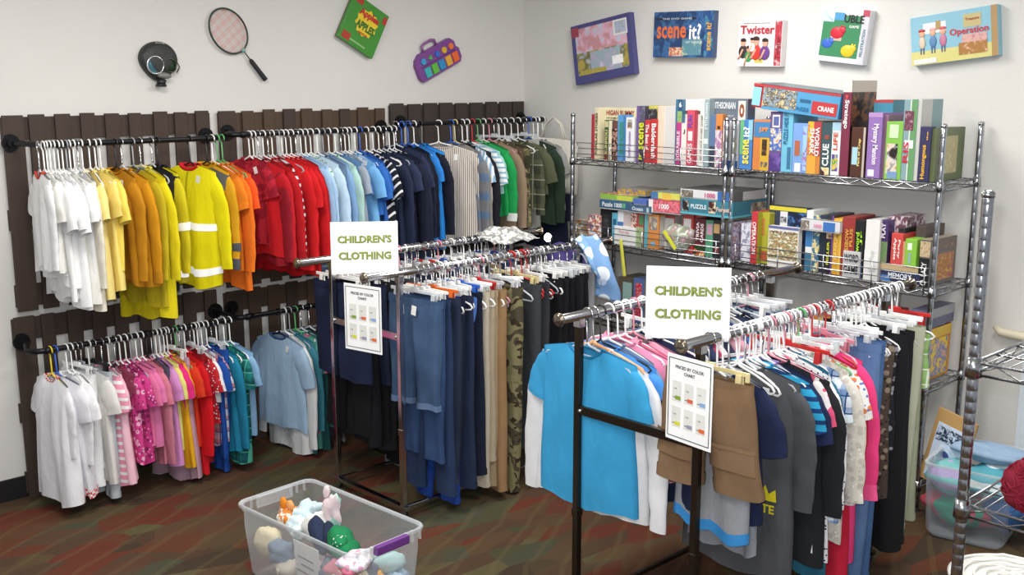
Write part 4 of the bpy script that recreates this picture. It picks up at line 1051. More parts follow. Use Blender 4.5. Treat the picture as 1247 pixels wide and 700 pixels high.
# ---------------------------------------------------------------- game boxes
FACES = {'f': (Vector((0, -1, 0)), Vector((0, 0, 1))), 's': (Vector((1, 0, 0)), Vector((0, 0, 1))), 't': (Vector((0, -1, 0)), Vector((1, 0, 0)))}
def soft(c):
    v = [int(c[i:i+2], 16) for i in (0, 2, 4)]; g = sum(v)/3
    return ''.join('%02x' % int(max(0, min(255, (x*.84+g*.16)*.93+14))) for x in v)
def gbox(name, y1, y0, z0, z1, x, dep, c, label, cat='board game', pats=(), txts=(), rot=None, tray=None, lay=False, roll=0, yaw=0, group=None):
    """box from y1 (picture left) to y0 (right); front face at x"""
    w, h = y1-y0, z1-z0
    r = empty(name, (x+dep/2, (y0+y1)/2, z0), 0, label, cat, group); r.rotation_euler = (roll, 0, yaw)
    m = c if not isinstance(c, str) else plain(soft(c), .35, var=.04)
    tm = plain(tray or 'd8d4cc', .5)
    if lay:
        MB().box((0, 0, h*.56), (dep, w, h*.88), bev=.0015).build('lid', m, r)
        MB().box((0, 0, h*.1), (dep-.006, w-.006, h*.2), bev=.001).build('tray', tm, r)
    elif tray:
        MB().box((0, -w*.06, h/2), (dep, w*.88, h), bev=.0015).build('lid', m, r)
        MB().box((0, w*.42, h/2), (dep-.006, w*.16, h-.006), bev=.001).build('tray', tm, r)
    else: MB().box((0, 0, h/2), (dep, w, h), bev=.002).build('box_body', m, r)
    def org(face, u, v, off):
        if face == 'f': return Vector((-dep/2-off, w/2-w*u, h*v))
        if face == 's': return Vector((-dep/2+dep*u, -w/2-off, h*v))
        return Vector((-dep/2+dep*v, w/2-w*u, h+off))
    def size(face): return {'f': (w, h), 's': (dep, h), 't': (w, dep)}[face]
    for k, (face, u0, u1, v0, v1, mt) in enumerate(pats):
        if isinstance(mt, str): mt = plain(soft(mt), .35, var=.03)
        off = .0009+.0004*k
        q = [org(face, u, v, off) for u, v in ((u0, v0), (u1, v0), (u1, v1), (u0, v1))]
        MB().add(q, [(0, 1, 2, 3)]).build('cover_picture' if mt.name.startswith('printed') else 'cover_panel', mt, r)
    for (face, s, tc, u, v, tw, th, ori) in txts:
        ux, uy = FACES[face]; W_, H_ = size(face)
        if ori == 'v': a, b_ = -uy, ux
        elif ori == 'V': a, b_ = uy, -ux
        else: a, b_ = ux, uy
        fw, fh = (tw*W_, th*H_) if ori == 'h' else (th*H_, tw*W_)
        put_text(s, plain(tc, .45, var=.02), r, org(face, u, v, .0034), a, b_, fw, fh, 'title', .025, False)
    return r
def px_box(px0, px1, pyt, z0, x, dep, c, label, z1=None, **k):
    pb = proj(x, onx((px0+px1)/2, pyt, x).y, z0)[1]; pm = (pyt+pb)/2
    y1, y0 = onx(px0, pm, x).y, onx(px1, pm, x).y
    if z1 is None: z1 = onx((px0+px1)/2, pyt, x).z
    return gbox(k.pop('name', 'board_game'), y1, y0, z0, z1, x, dep, c, label, **k)
PIC = picture
p_bright = PIC(['f0e6c8', 'e24a2a', '3a8ad0', 'f2c22c', '3c9a4c', '6a3a9a'], .8)
p_dark = PIC(['1e2430', '4a3a34', 'a87a4a', '6a7a8c', 'd8c8a0'], .8)
p_blue = PIC(['2a5aa8', '68a8dc', 'd8e8f0', 'e2b03a', '1c3468'], .9)
p_green = PIC(['3c7a3c', '9ac84c', 'e8e4a8', 'd85a3c', '2a4a2c'], .9)
p_warm = PIC(['7a2a20', 'c8502a', 'f0b040', 'e8dcc0', '4a2420'], .9)
p_face = PIC(['c88a68', '5a3424', 'e8c0a0', 'd8d0c8', '2c2424'], 1.4)
p_town = PIC(['c87838', '8c3a2a', 'e8d8b0', 'a86c3c', '7a8c5c', 'ece4d0'], .5, (1, 1, 2.2))
p_pink = PIC(['c85a7c', 'f0d0d8', 'e8e4e0', 'a82c54', '6a8ab0'], .7)
zt = ZT+.005; X1 = XF+.03
B_ = px_box
B_(720, 724, 139, zt, X1, .08, 'b82430', 'thin red game box at the far left end of the top shelf')
B_(724, 729, 131, zt, X1, .07, 'e8dcae', 'cream spine box right of the thin red box on the top shelf', txts=[('f', 'POPULAR STORIES', '54442c', .5, .5, .6, .8, 'V')])
B_(729, 774, 131, zt, X1+.07, .05, 'e6dcb0', 'cream rummy game box lettered in red, behind smaller spines', txts=[('f', 'MICHIGAN RUMMY', '9a3422', .5, .9, .94, .10, 'h'), ('f', 'THE FUN FAMILY GAME', '5c4c34', .4, .80, .6, .035, 'h')])
B_(736, 741, 146, zt, X1, .06, '3c5c34', 'dark green spine with cream roundel on the top shelf', txts=[('f', 'RUMMOLI', 'd8cc8c', .5, .45, .6, .6, 'V')], pats=[('f', .1, .9, .82, .97, 'd8cc8c'), ('f', 0, 1, 0, .2, '7a3a2c')])
B_(741, 745, 147, zt, X1, .06, 'e8e0b8', 'cream narrow spine beside the dark green spine')
B_(745, 752, 147, zt, X1, .06, '6c4238', 'maroon brown spine with picture on the top shelf', pats=[('f', .0, 1, .1, .8, PIC(['6c4238', '9a6a60', 'c8a090', '3c2420'], .6))])
B_(752, 762, 140, zt, X1, .06, '4a9ade', 'sky blue spine with green lettering on the top shelf', txts=[('f', 'BEYOND BALDERDASH', '3c9a5c', .5, .5, .5, .7, 'V')], pats=[('f', .7, 1, 0, 1, '3478c0')])
B_(762, 772, 143, zt, X1, .06, 'eeeef0', 'white spine with small photograph near its top', pats=[('f', .2, .75, .75, .95, p_dark)], txts=[('f', 'Loaded Questions', '9a7ab8', .5, .38, .4, .6, 'V')])
B_(775, 785, 129, zt, X1-.004, .26, '3c3448', 'purple and black movie trivia box with yellow lettering', pats=[('f', 0, .35, 0, 1, '6c4c9a'), ('f', .35, 1, .72, 1, PIC(['3c3448', '8c8ca0', '54546a'], .5))], txts=[('f', 'scene', 'd8dc2c', .62, .47, .62, .48, 'V'), ('f', 'jr', 'd8dc2c', .55, .1, .5, .14, 'V')])
B_(786, 800, 129, zt, X1+.03, .22, 'cfc83a', 'yellow box with grey photograph above the red Outburst spines', pats=[('f', .2, 1, .6, .95, PIC(['5c5c60', '9c9c9c', '34343c'], .6))])
B_(785, 791.5, 146, zt, X1-.004, .03, 'd02a2c', 'left one of two bright red spines on the top shelf', txts=[('f', "The Best of", 'f2ecec', .5, .6, .6, .6, 'v')])
B_(792, 800.5, 145, zt, X1-.004, .03, 'cc2226', 'right one of two bright red spines on the top shelf', txts=[('f', 'Balderdash', 'f4eeee', .5, .5, .65, .8, 'v')])
B_(800.5, 807, 129, zt, X1, .24, 'f0cdb0', 'peach coloured spine on the top shelf')
B_(807, 822, 129, zt, X1+.01, .24, 'cfcdc9', 'plain pale grey box beside the peach spine')
B_(822, 830, 121, zt, X1, .26, '2e6c94', 'tall blue spine with green picture, left of the magenta spine', pats=[('f', .3, 1, .42, .82, PIC(['20281c', '4c6c3c', '8caa6c'], .4)), ('f', .4, 1, .83, 1, '1e4c74')], txts=[('f', '6', 'e8f0f4', .75, .92, .4, .08, 'h')])
B_(830, 852, 121, zt, X1+.03, .22, 'dad8d4', 'large pale box standing behind the pink spines', pats=[('f', 0, 1, .78, .83, '4c4438')])
B_(823, 829, 149, zt, X1-.006, .03, 'bc2878', 'magenta spine on the top shelf', txts=[('f', 'SCRABBLE', 'e8d0dc', .5, .45, .6, .7, 'V')])
B_(829, 835.5, 150, zt, X1-.002, .03, 'e4dcd4', 'small cream spine between magenta and coral spines', txts=[('f', 'J', '3c3c3c', .6, .8, .4, .1, 'h')])
B_(836, 845, 134, zt, X1-.004, .04, 'd83c54', 'coral red spine with purple lettering on the top shelf', pats=[('f', .2, .8, .45, .62, 'eadcdc')], txts=[('f', 'FUN', '6a4cb0', .5, .8, .6, .22, 'V'), ('f', 'GAMES', 'f0e0e0', .5, .22, .6, .36, 'V')])
B_(852, 857, 121, zt, X1, .05, 'e4e4dc', 'white spine with fine grey lettering on the top shelf', txts=[('f', 'SENTENCE CUBE GAME', '8c8c84', .5, .42, .5, .7, 'V')])
B_(857, 863, 121, zt, X1-.003, .05, '8aa4a8', 'grey teal spine left of the Smithsonian box', txts=[('f', 'SMITHSONIAN', 'dce4e4', .5, .75, .55, .4, 'V')], pats=[('f', .1, .9, .34, .42, 'd8e0e0')])
B_(863, 909.5, 120, zt, X1+.05, .07, '5c6a78', 'slate grey Smithsonian box with round gold emblem', pats=[('f', .0, 1, .62, .66, '9ca8a8'), ('f', .76, .95, .68, .97, 'd8d4c8')], txts=[('f', 'SMITHSONIAN', 'd8dce0', .36, .90, .66, .10, 'h'), ('f', 'NATIONAL MUSEUM', 'b8c0c4', .4, .75, .5, .03, 'h'), ('f', 'o', '8c4a2a', .855, .83, .13, .20, 'h')])
B_(864, 871, 140, zt, X1+.01, .03, '4c6c9c', 'faded blue narrow spine before the slate grey box', pats=[('f', 0, 1, .0, .4, '30384c')])
B_(871, 879, 139, zt, X1+.004, .04, 'e07c2c', 'orange spine with cartoon-like picture, top shelf', pats=[('f', 0, 1, .0, .7, PIC(['d8b8b0', 'c87868', 'e8e0dc', 'a87ca0'], .6)), ('f', .25, .7, .72, .78, '4c2c1c')])
B_(880, 899, 147, zt, X1+.004, .25, 'e4e4ea', 'white box with blue base and portrait pictures behind the posts', pats=[('f', 0, 1, 0, .16, '1e5aa8'), ('f', .05, .35, .2, .9, p_face), ('f', .6, .9, .2, .9, p_face), ('t', 0, 1, 0, 1, '2c4aa0')])
# right unit, top shelf
B_(901, 916, 146, zt, X1, .26, '2f74c4', 'blue and green trivia box with yellow lettering at the unit end', pats=[('f', .0, .3, .3, 1, '58b070'), ('f', .65, 1, .6, 1, '78c0e0')], txts=[('f', 'scene', 'ecd444', .52, .36, .5, .5, 'V'), ('f', 'it?', 'f2f4f4', .52, .76, .5, .2, 'V')])
B_(917, 937, 146, zt, X1, .26, 'd8762c', 'orange box with blue panel on the right unit top shelf', pats=[('f', .45, 1, .0, .65, 'd8a41c'), ('f', .05, 1, .66, .96, '2c78b8'), ('f', .55, .85, .3, .62, PIC(['54483c', '8c6c4c', '3c2c24'], .4))], txts=[('f', 'JUMP', 'e8923c', .62, .80, .55, .12, 'h'), ('f', 'IT UP', '2c4a7c', .72, .12, .4, .1, 'h')])
B_(937, 952, 136, zt, X1, .26, '5c4484', 'purple box with turbaned face picture and round white logo', pats=[('f', .05, .95, .35, .72, PIC(['d8a03c', 'c8484c', 'e8dcc0', '4c6ab0'], .6)), ('f', .0, 1, 0, .3, PIC(['6c4ca0', '8468b8', '4c3878'], 1.2)), ('f', .2, .8, .74, .95, 'e0e0f0'), ('f', .28, .72, .77, .92, '4c58a0')])
B_(952, 965, 133, zt, X1, .24, '5cb8d8', 'tall turquoise box with dark blue lettering, propping the long train box', pats=[('f', .55, .9, .05, .4, '2c6c9c')], txts=[('f', 'PUZZLE HIDE IT', '1e5a88', .38, .70, .4, .5, 'V')])
B_(965, 983, 150, zt, X1, .26, '6a9ae0', 'light blue children box with brown shapes', pats=[('f', .15, .5, .35, .65, 'b85a34'), ('f', .6, .9, .3, .45, '58b8a0'), ('f', .2, .6, .02, .2, 'e8e0e8'), ('f', .7, .98, .05, .95, PIC(['6a9ae0', 'd8a08c', '8c5cb0', '9cc0f0'], .6))])
B_(983, 999, 148, zt, X1, .26, 'd87c24', 'red and orange box reading Chutes and Ladders down its front', pats=[('f', 0, .45, .4, 1, PIC(['4c7c2c', '8cb03c', 'e0602c', 'f0b03c'], .5)), ('f', .45, 1, .35, 1, 'c03038'), ('f', .0, .7, 0, .35, 'e8a024')], txts=[('f', 'SHARK', 'f4ece8', .36, .62, .34, .5, 'v'), ('f', 'WORLD', 'f4ece8', .74, .62, .34, .55, 'v')])
B_(999.5, 1012, 149, zt, X1, .26, '2c4c54', 'dark teal detective game spine with white lettering', pats=[('f', .1, .9, .0, .14, p_warm), ('f', .35, .75, .68, .76, '9c3c34')], txts=[('f', 'CLUE', 'f4f6f6', .52, .38, .62, .42, 'V')])
B_(1012.5, 1023, 149, zt, X1, .26, 'e4f0f2', 'white and pale blue spine with rainbow letters', pats=[('f', .1, .8, .08, .4, p_bright), ('f', .0, 1, .85, 1, '9cc8e0')], txts=[('f', 'LIFE', 'c8502c', .45, .65, .5, .34, 'V')])
B_(1024.5, 1035, 98, zt, X1-.01, .24, '7c1e3c', 'tall burgundy strategy game box, tallest on the right unit', pats=[('f', 0, 1, .88, 1, 'e4dccc'), ('s', 0, 1, .88, 1, 'cfc6b4'), ('s', 0, 1, .45, .88, PIC(['3c2020', '5c2a24', '8c5a34', '241818'], 1.2)), ('s', 0, 1, .0, .45, '3c1c14')], txts=[('f', 'Stratego', 'f4ece8', .5, .65, .62, .30, 'v'), ('f', '!', 'e05040', .5, .83, .3, .04, 'h')])
B_(1036, 1053, 155, zt, X1-.006, .1, '4c2214', 'brown box with pale blue diamond beside the burgundy box', pats=[('f', .1, .5, .25, .6, '9cd0e0'), ('f', .85, 1, 0, 1, 'b8b0a0')], txts=[('f', 'Fact or Crap', 'e8d480', .62, .5, .22, .55, 'V')])
B_(1056, 1073, 137, zt, X1-.006, .26, '8c64b4', 'purple spine reading downward on the right unit top shelf', pats=[('f', .15, .6, .03, .13, 'ecebe6'), ('f', 0, 1, .93, 1, 'b084c4')], txts=[('f', 'Mystery Mansion', 'f0e6f4', .55, .52, .5, .62, 'v')])
B_(1073, 1080, 140, zt, X1+.01, .26, '8c5c7c', 'dusky mauve box between the purple and green boxes')
B_(1078, 1098, 148, zt, X1-.01, .14, '7cc43c', 'lime green box picturing a child in hat', pats=[('f', .1, .75, .1, .62, p_face), ('f', .2, .75, .72, .95, 'c8eab0'), ('f', .2, .8, .02, .14, '6c94c4')])
B_(1098.5, 1115, 121, zt, X1-.006, .26, '7ca0a8', 'tall teal and green box with red word part', pats=[('f', .5, 1, .0, 1, '5c9c5c'), ('f', .48, .56, 0, 1, 'e0e4dc'), ('f', .12, .78, .62, .86, PIC(['9c4c64', 'c8a0ac', '6c3c4c'], .4)), ('f', .2, .85, .40, .50, 'f0f0ec')], txts=[('f', 'RIS', 'c0283c', .34, .35, .4, .26, 'V')])
B_(1115, 1120, 121, zt, X1-.004, .11, 'c4c2bc', 'pale grey box behind the indigo Numbers spine')
B_(1119, 1132, 154, zt, X1-.014, .05, '2a2858', 'indigo box with orange yellow lettering near the right post', txts=[('f', 'Humongous', 'e8b430', .5, .36, .5, .62, 'V'), ('f', 'the', 'e8b430', .7, .83, .15, .16, 'V')])
gbox('board_game', 2.36, 2.30, zt, 1.83, X1, .22, '3c5434', 'dark olive green box behind the right front post', pats=[('f', .1, .8, .4, .6, 'c8c8a8')])
gbox('board_game', 2.30, 2.235, zt, 1.835, X1, .30, '5c6a3c', 'olive green box showing a pale map panel, last on the top shelf', pats=[('s', .2, .75, .14, .85, PIC(['c8b88c', 'd8c8a0', 'b0a478'], .6)), ('t', 0, 1, 0, 1, '788454')])
# long box lying across the tops
a = onx(918, 98, X1); b2 = onx(1024, 113, X1); zb_ = onx(971, 138, X1).z
r = gbox('board_game', a.y, b2.y, zb_, zb_+.125, X1-.015, .26, '3c94cc', 'long blue box with red edge lying tilted over the top shelf games', roll=R(6.2), tray='c22c2c',
     pats=[('f', .12, .52, .12, .88, PIC(['5c4434', 'a8845c', 'd8c8a0', '3c2c24', '8c9ca4'], .45)), ('f', 0, 1, .90, 1, 'c22c30'), ('f', .70, .98, .1, .6, 'c8282c'), ('t', 0, 1, 0, 1, '4c6a74'), ('f', .0, .1, .1, .85, '7cc4ec'), ('f', .56, .68, .5, .62, '1e5a8c')],
     txts=[('f', 'PUZZLE', '1c5c94', .60, .22, .14, .14, 'h'), ('f', 'CRANE', 'f2f2f2', .86, .34, .18, .2, 'h')], lay=False)

gbox('board_game', b2.y-.13, b2.y-.23, zb_-.03, zb_+.07, X1+.09, .16, '2c84a0', 'teal box end with red edge peeking out right of the tall burgundy box', pats=[('f', 0, 1, .88, 1, 'c22c30'), ('t', 0, 1, 0, 1, 'c22c30')])
# ---------------------------------------------------------------- middle shelves
zm = ZM+.005
B_(700, 716, 268, zm, X1+.02, .2, p_dark, 'picture-covered box at the far left end of the middle shelf')
B_(716, 731, 262, zm, X1, .22, PIC(['8c7a5c', 'c8b890', '3c5c94', 'd87838', 'e8e8e8'], .7), 'blue and tan picture puzzle box on the middle shelf, left end')
B_(731, 744, 252, zm, X1+.01, .2, '1e1e22', 'black box with silver streaks on the middle shelf', pats=[('f', .3, .8, .2, .8, PIC(['1e1e22', '5c5c60', '34343a'], .6))])
B_(745, 752, 259, zm, X1, .22, '54b8d8', 'aqua blue spine on the middle shelf', pats=[('f', .2, .8, .6, .8, '1e5c88')])
B_(752, 759, 257, zm, X1, .22, 'e4ecf2', 'white and blue small spine beside the aqua spine', pats=[('f', 0, 1, .4, .68, '3c6cb0')])
B_(759, 768, 257, zm, X1, .22, 'c8b8b4', 'greyish pink spine on the middle shelf')
B_(748, 773, 276, zm, X1-.012, .03, 'f0eeec', 'white low box standing in front of the middle shelf spines', txts=[('f', 'Family', 'd8a0a8', .5, .7, .5, .2, 'h')])
B_(768, 775, 256, zm, X1, .22, PIC(['c84c34', 'e8a08c', 'f0dcd0', '8c3428'], .4), 'salmon patterned spine on the middle shelf')
B_(775, 783.5, 252, zm, X1, .22, 'c23434', 'red and green spine on the middle shelf', pats=[('f', 0, 1, .0, .5, PIC(['2c5c34', '5c8c4c', 'a8b88c'], .4)), ('f', .4, 1, .55, .8, '3c8c4c')])
B_(784.5, 789, 252, zm, X1, .24, '4cb4c4', 'turquoise thin spine left of the orange box')
B_(789, 802, 261, zm, X1-.006, .18, 'e8852c', 'bright orange game box with dark picture window', pats=[('f', .15, .85, .55, .92, p_dark), ('f', .3, .7, .08, .2, '6cb8e0'), ('s', .05, .9, .05, .95, 'd0ccc4')])
B_(803, 822, 262, zm, X1+.05, .05, 'd8d4d0', 'pale box edged in red behind the plastic bag', pats=[('f', 0, 1, .92, 1, 'c83434'), ('f', .92, 1, 0, 1, 'c83434')])
B_(831, 844, 259, zm, X1+.03, .2, 'd83838', 'red box with white label on the middle shelf', pats=[('f', .1, .8, .4, .85, 'f0ecea')])
B_(845, 859, 246, zm, X1+.05, .2, 'd8282c', 'red and yellow box under the teal puzzle box', pats=[('f', 0, 1, .45, .65, 'ecd83c'), ('f', .25, .75, .7, .92, 'e86a3c')])
B_(846, 858.5, 266, zm, X1-.006, .15, '5c1a28', 'dark maroon box with white vertical letters', pats=[('f', 0, 1, 0, .3, p_green)], txts=[('f', 'TRIVIA', 'f0e4e4', .3, .65, .28, .5, 'V'), ('f', 'CARDS', 'f0e4e4', .72, .62, .28, .5, 'V')])
B_(859, 868, 268, zm, X1-.006, .2, '4c9c74', 'sea green spine right of the dark maroon box', pats=[('f', .2, .9, .6, .9, 'c88ca8')])
B_(868, 878, 268, zm, X1-.006, .2, '24242a', 'black box with gold picture, middle shelf left of posts', pats=[('f', .1, .8, .65, .9, 'c89c5c'), ('f', .2, .8, .1, .3, '8c3434')])
B_(878, 882, 268, zm, X1-.006, .2, 'e0d8a8', 'narrow cream spine next to the chrome posts, middle shelf')
B_(886, 894, 270, zm, X1-.006, .2, PIC(['a87868', 'd8b8a8', '8c5c54', 'c8c0d8'], .5), 'rose brown picture spine between the chrome posts')
B_(902, 914, 272, zm, X1+.01, .2, PIC(['5c6484', 'a8acc4', '8484a0', 'dcdce4'], .6), 'lavender grey picture box left of the red game box')
B_(914.5, 922, 258, zm, X1-.02, .2, 'd82430', 'red game box with white letters and yellow side', pats=[('s', 0, 1, 0, 1, 'b4b81c'), ('s', .2, .6, .6, .9, 'c8a01c'), ('s', .1, .9, .1, .3, PIC(['b4b81c', 'c84c2c', '5c8c3c'], .5))], txts=[('f', 'OPERATION', 'f6eeee', .52, .5, .62, .62, 'v')])
B_(923, 936, 259, zm, X1+.02, .2, 'b8b420', 'mustard green box right of the red game box', pats=[('f', .1, .6, .55, .9, 'c8742c'), ('f', .2, .9, .05, .25, 'c84c2c')])
B_(936, 981, 252, zm, X1+.07, .06, '2c3450', 'dark blue wars game box with bright yellow top edge', pats=[('f', 0, 1, .93, 1, 'f0e020'), ('f', .3, .5, .45, .92, 'e8e8ec'), ('f', .5, 1, .4, .92, PIC(['1c3c74', '4c7cbc', '182440'], .7))], txts=[('f', 'STAR', '1c2440', .4, .78, .17, .1, 'h')])
B_(935, 972, 276, zm, X1-.03, .035, 'e8e4dc', 'white edged box picturing a folk village, leaning at the ledge', cat='puzzle', name='jigsaw_puzzle', pats=[('f', .03, .97, .2, .88, p_town), ('f', 0, 1, .94, 1, '5c64a8')], txts=[('f', 'VILLAGE', '6c4434', .5, .86, .8, .06, 'h')])
B_(981, 989, 256, zm, X1, .2, 'e8ecee', 'white and blue spine under the white puzzle box', pats=[('f', 0, 1, .4, .75, '2c78c0'), ('f', 0, 1, 0, .3, '2c6c94')])
B_(989, 997, 262, zm, X1, .2, PIC(['e8e0c8', 'c87c54', 'f0e8a8', '3c6c8c'], .6), 'cream picture spine with pink patch, middle shelf')
B_(997, 1006, 262, zm, X1+.01, .2, '1c2c3c', 'blue black spine under the white puzzle box')
B_(1006, 1014, 262, zm, X1, .2, '2a2030', 'black and violet spine with yellow lettering', pats=[('f', .0, 1, .6, .9, p_face), ('f', .8, 1, 0, 1, '6c3ca0')], txts=[('f', 'MILLER', 'd8e02c', .35, .35, .35, .4, 'V')])
B_(1014, 1024, 266, zm, X1-.006, .2, 'e8a41c', 'amber yellow box with faint orange letters', pats=[('f', .75, 1, 0, 1, 'e8bc3c')], txts=[('f', 'CRANIUM', 'f0c870', .4, .45, .4, .55, 'V')])
B_(1024.5, 1040, 264, zm, X1-.006, .2, 'a42a24', 'brick red box with gold vertical lettering', txts=[('f', 'CROSSBOW', 'd8a448', .42, .5, .3, .6, 'V'), ('f', 'PLUS', 'd8a448', .75, .66, .25, .3, 'V')])
B_(1040, 1051, 268, zm, X1-.006, .22, '16181a', 'black box with lime green lettering on the middle shelf', txts=[('f', 'Buzzword', 'a8e02c', .35, .48, .4, .62, 'V'), ('f', 'Jr', 'a8e02c', .75, .7, .3, .25, 'V')], pats=[('f', .5, 1, 0, .25, '2c5c9c')])
B_(1026, 1047, 306, zm, X1-.022, .012, 'c8c8c8', 'small black and white letter card at the ledge', txts=[('f', 'WORD', '202020', .5, .75, .85, .3, 'h'), ('f', 'GAME', '202020', .5, .3, .85, .3, 'h')])
B_(1053, 1070, 268, zm, X1-.02, .22, 'eceae6', 'tall plain white box in the middle of the shelf', pats=[('f', .0, 1, 0, .5, PIC(['dcdad8', 'b8b8b8', 'ecebe8'], 1.2))], roll=0)
B_(1071, 1081, 268, zm+.09, X1, .2, '3c2464', 'violet and pink spine with white lettering', pats=[('f', 0, 1, 0, .5, PIC(['b8a8a0', '8c5c6c', '6c8c5c'], .5))], txts=[('f', 'PLAY', 'f0e8f4', .45, .76, .5, .35, 'V')])
B_(1081, 1103, 263, zm+.09, X1+.06, .2, PIC(['c8a0ac', 'a86c80', 'e8dce0', '6c4454'], .6), 'pinkish box with drawn figures standing at the back')
B_(1085, 1099, 284, zm+.09, X1-.004, .18, 'e03c34', 'scarlet box with white lettering beside the lime cube', txts=[('f', 'Apples', 'f4ecea', .35, .5, .3, .7, 'v'), ('f', 'Party', 'f4ecea', .7, .5, .25, .6, 'v')])
B_(1102, 1116, 291, zm+.09, X1-.01, .12, '84cc2c', 'small lime green cube box with white window', pats=[('f', .2, .6, .6, .85, 'e8f0e0'), ('f', .3, .55, .1, .5, '8cb4a8')])
B_(1072, 1118, 320, zm+.058, X1-.004, .24, 'c8a878', 'flat tan box under the scarlet and lime boxes', z1=zm+.088, lay=True)
B_(1072, 1120, 335, zm, X1-.004, .24, '242c58', 'flat dark blue memory box on the middle shelf', z1=zm+.056, lay=True, txts=[('f', 'MEMORY', 'e8ecf4', .5, .65, .6, .5, 'h')], pats=[('f', 0, .25, .1, .6, '3c78c8')])
gbox('board_game', 2.40, 2.365, zm, 1.36, X1+.02, .2, '1c1e1c', 'tall black spine with olive lettering near the right post', txts=[('f', 'THE TRIVIAL GAME', '8c9440', .5, .45, .4, .7, 'V')])
gbox('board_game', 2.363, 2.34, zm, 1.30, X1, .2, 'dca070', 'peach spine right of the tall black spine')
gbox('board_game', 2.34, 2.29, zm, 1.37, X1+.08, .2, '4c3c38', 'tall dark brown box behind the right front post')
gbox('board_game', 2.275, 2.225, zm, 1.315, X1+.0, .28, '6c645c', 'grey patterned box showing a golden emblem, right end of middle shelf', pats=[('f', .0, 1, 0, .62, '16181a'), ('f', .0, 1, .65, .98, PIC(['a88c6c', '6c5c4c', 'c8b08c'], .4)), ('s', .1, .9, .1, .68, PIC(['8c8884', '5c8c84', 'c8a03c', 'a85c54'], .5)), ('s', .3, .7, .2, .6, PIC(['c8a83c', 'e8d060', 'a86c34'], .5)), ('s', .08, .92, .75, .95, PIC(['8c6c54', 'a88c74', '6c5c50'], .5)), ('t', 0, 1, 0, 1, 'b8a48c')], txts=[('f', 'LAZY', 'e4e4e0', .5, .38, .5, .3, 'V'), ('f', 'O', 'e4e4e0', .5, .09, .6, .12, 'h')])
# flat boxes lying on the middle shelf games
def flat(px0, px1, pyb, z0, h, x, dep, c, label, **k):
    y1, y0 = onx(px0, pyb, x).y, onx(px1, pyb, x).y
    return gbox(k.pop('name', 'jigsaw_puzzle'), y1, y0, z0, z0+h, x, dep, c, label, cat=k.pop('cat', 'puzzle'), lay=True, **k)
flat(730, 770, 250, 1.298, .055, X1-.02, .28, '2c5c84', 'dark blue puzzle box at the bottom of the left flat stack', txts=[('f', 'Puzzle 1000', 'e8eef2', .4, .55, .6, .5, 'h')], pats=[('f', .7, .8, .3, .8, '5cb07c')])
flat(766, 793, 252, 1.298, .045, X1-.035, .28, '34587c', 'second dark blue puzzle box overlapping the left flat stack', txts=[('f', 'Ocean', 'd8e4ec', .4, .55, .5, .5, 'h')], pats=[('f', .8, .9, .2, .8, 'a8c8d8')])
flat(731, 772, 241, 1.354, .034, X1-.01, .26, '8cc43c', 'lime green flat box above the dark blue puzzle box', pats=[('f', .5, .95, .1, .9, 'd0dc3c'), ('t', 0, 1, 0, 1, p_green)])
flat(771, 787, 243, 1.345, .034, X1-.03, .22, '4464c4', 'bright blue flat box on the second dark blue puzzle box')
flat(752, 786, 233, 1.389, .034, X1+.02, .22, PIC(['8c4c6c', 'e8c8a0', '6c6c8c', 'c8a030'], .5), 'picture-sided thin flat box topping the left stack', pats=[('t', 0, 1, 0, 1, 'a8a49c')])
flat(790, 829, 249, 1.31, .075, X1-.03, .30, 'c83a4c', 'red and white patterned 1000 piece puzzle box', pats=[('f', .0, .14, 0, 1, 'ece6e6'), ('f', .14, .98, .1, .95, PIC(['c83a4c', 'f0d8dc', 'a82438', 'e87c8c'], .35))], txts=[('f', '1000', 'f8f4f4', .5, .55, .3, .4, 'h')])
flat(793, 828, 232, 1.387, .04, X1-.01, .27, 'dce04c', 'yellow striped flat box on the red patterned puzzle box', pats=[('f', 0, .25, 0, 1, '3c74b0'), ('f', .4, .7, 0, 1, 'e8c43c'), ('t', 0, 1, 0, 1, '9ca8a0')])
flat(829, 893, 243, 1.325, .085, X1-.04, .33, '2a7c94', 'large teal puzzle box between the chrome posts', pats=[('f', .04, .16, .2, .9, p_face), ('f', .55, .68, .2, .95, p_warm), ('f', 0, 1, 0, .14, '4cb4c8'), ('s', 0, 1, 0, .14, '4cb4c8'), ('s', .5, .95, .2, .85, p_dark)], txts=[('f', 'PUZZLE', 'e4eef0', .36, .55, .3, .28, 'h'), ('f', 'Forest', 'e8c8b8', .82, .5, .24, .28, 'h')], tray='4cb4c8')
flat(829, 893, 222, 1.412, .05, X1-.03, .31, 'dcdcdc', 'white 1000 piece puzzle box on the teal puzzle box', pats=[('f', .02, .25, .1, .9, PIC(['9c9484', 'dcd8d0', '6c6458'], .4)), ('f', .72, 1, .0, 1, '2c64b8'), ('s', 0, .3, 0, 1, '5c5c5c'), ('s', .6, 1, 0, 1, 'e0dcdc'), ('t', 0, 1, 0, 1, '54565c')], txts=[('f', '1000', 'c83c7c', .58, .5, .2, .5, 'h')])
flat(976, 1024, 257, 1.305, .058, X1-.03, .34, 'dcdce0', 'white puzzle box with blue patch lying on the middle shelf games', pats=[('f', 0, .22, .1, .9, PIC(['a89c8c', 'e0dcd8', '7c7468'], .4)), ('f', .58, .88, .1, .9, '2c6cc8'), ('s', .1, .3, .1, .9, '4c443c'), ('s', .75, 1, .1, .9, '3c74c0'), ('t', 0, 1, 0, 1, 'a4a6ac')], txts=[('f', '1000', 'e088a8', .45, .5, .2, .35, 'h')])
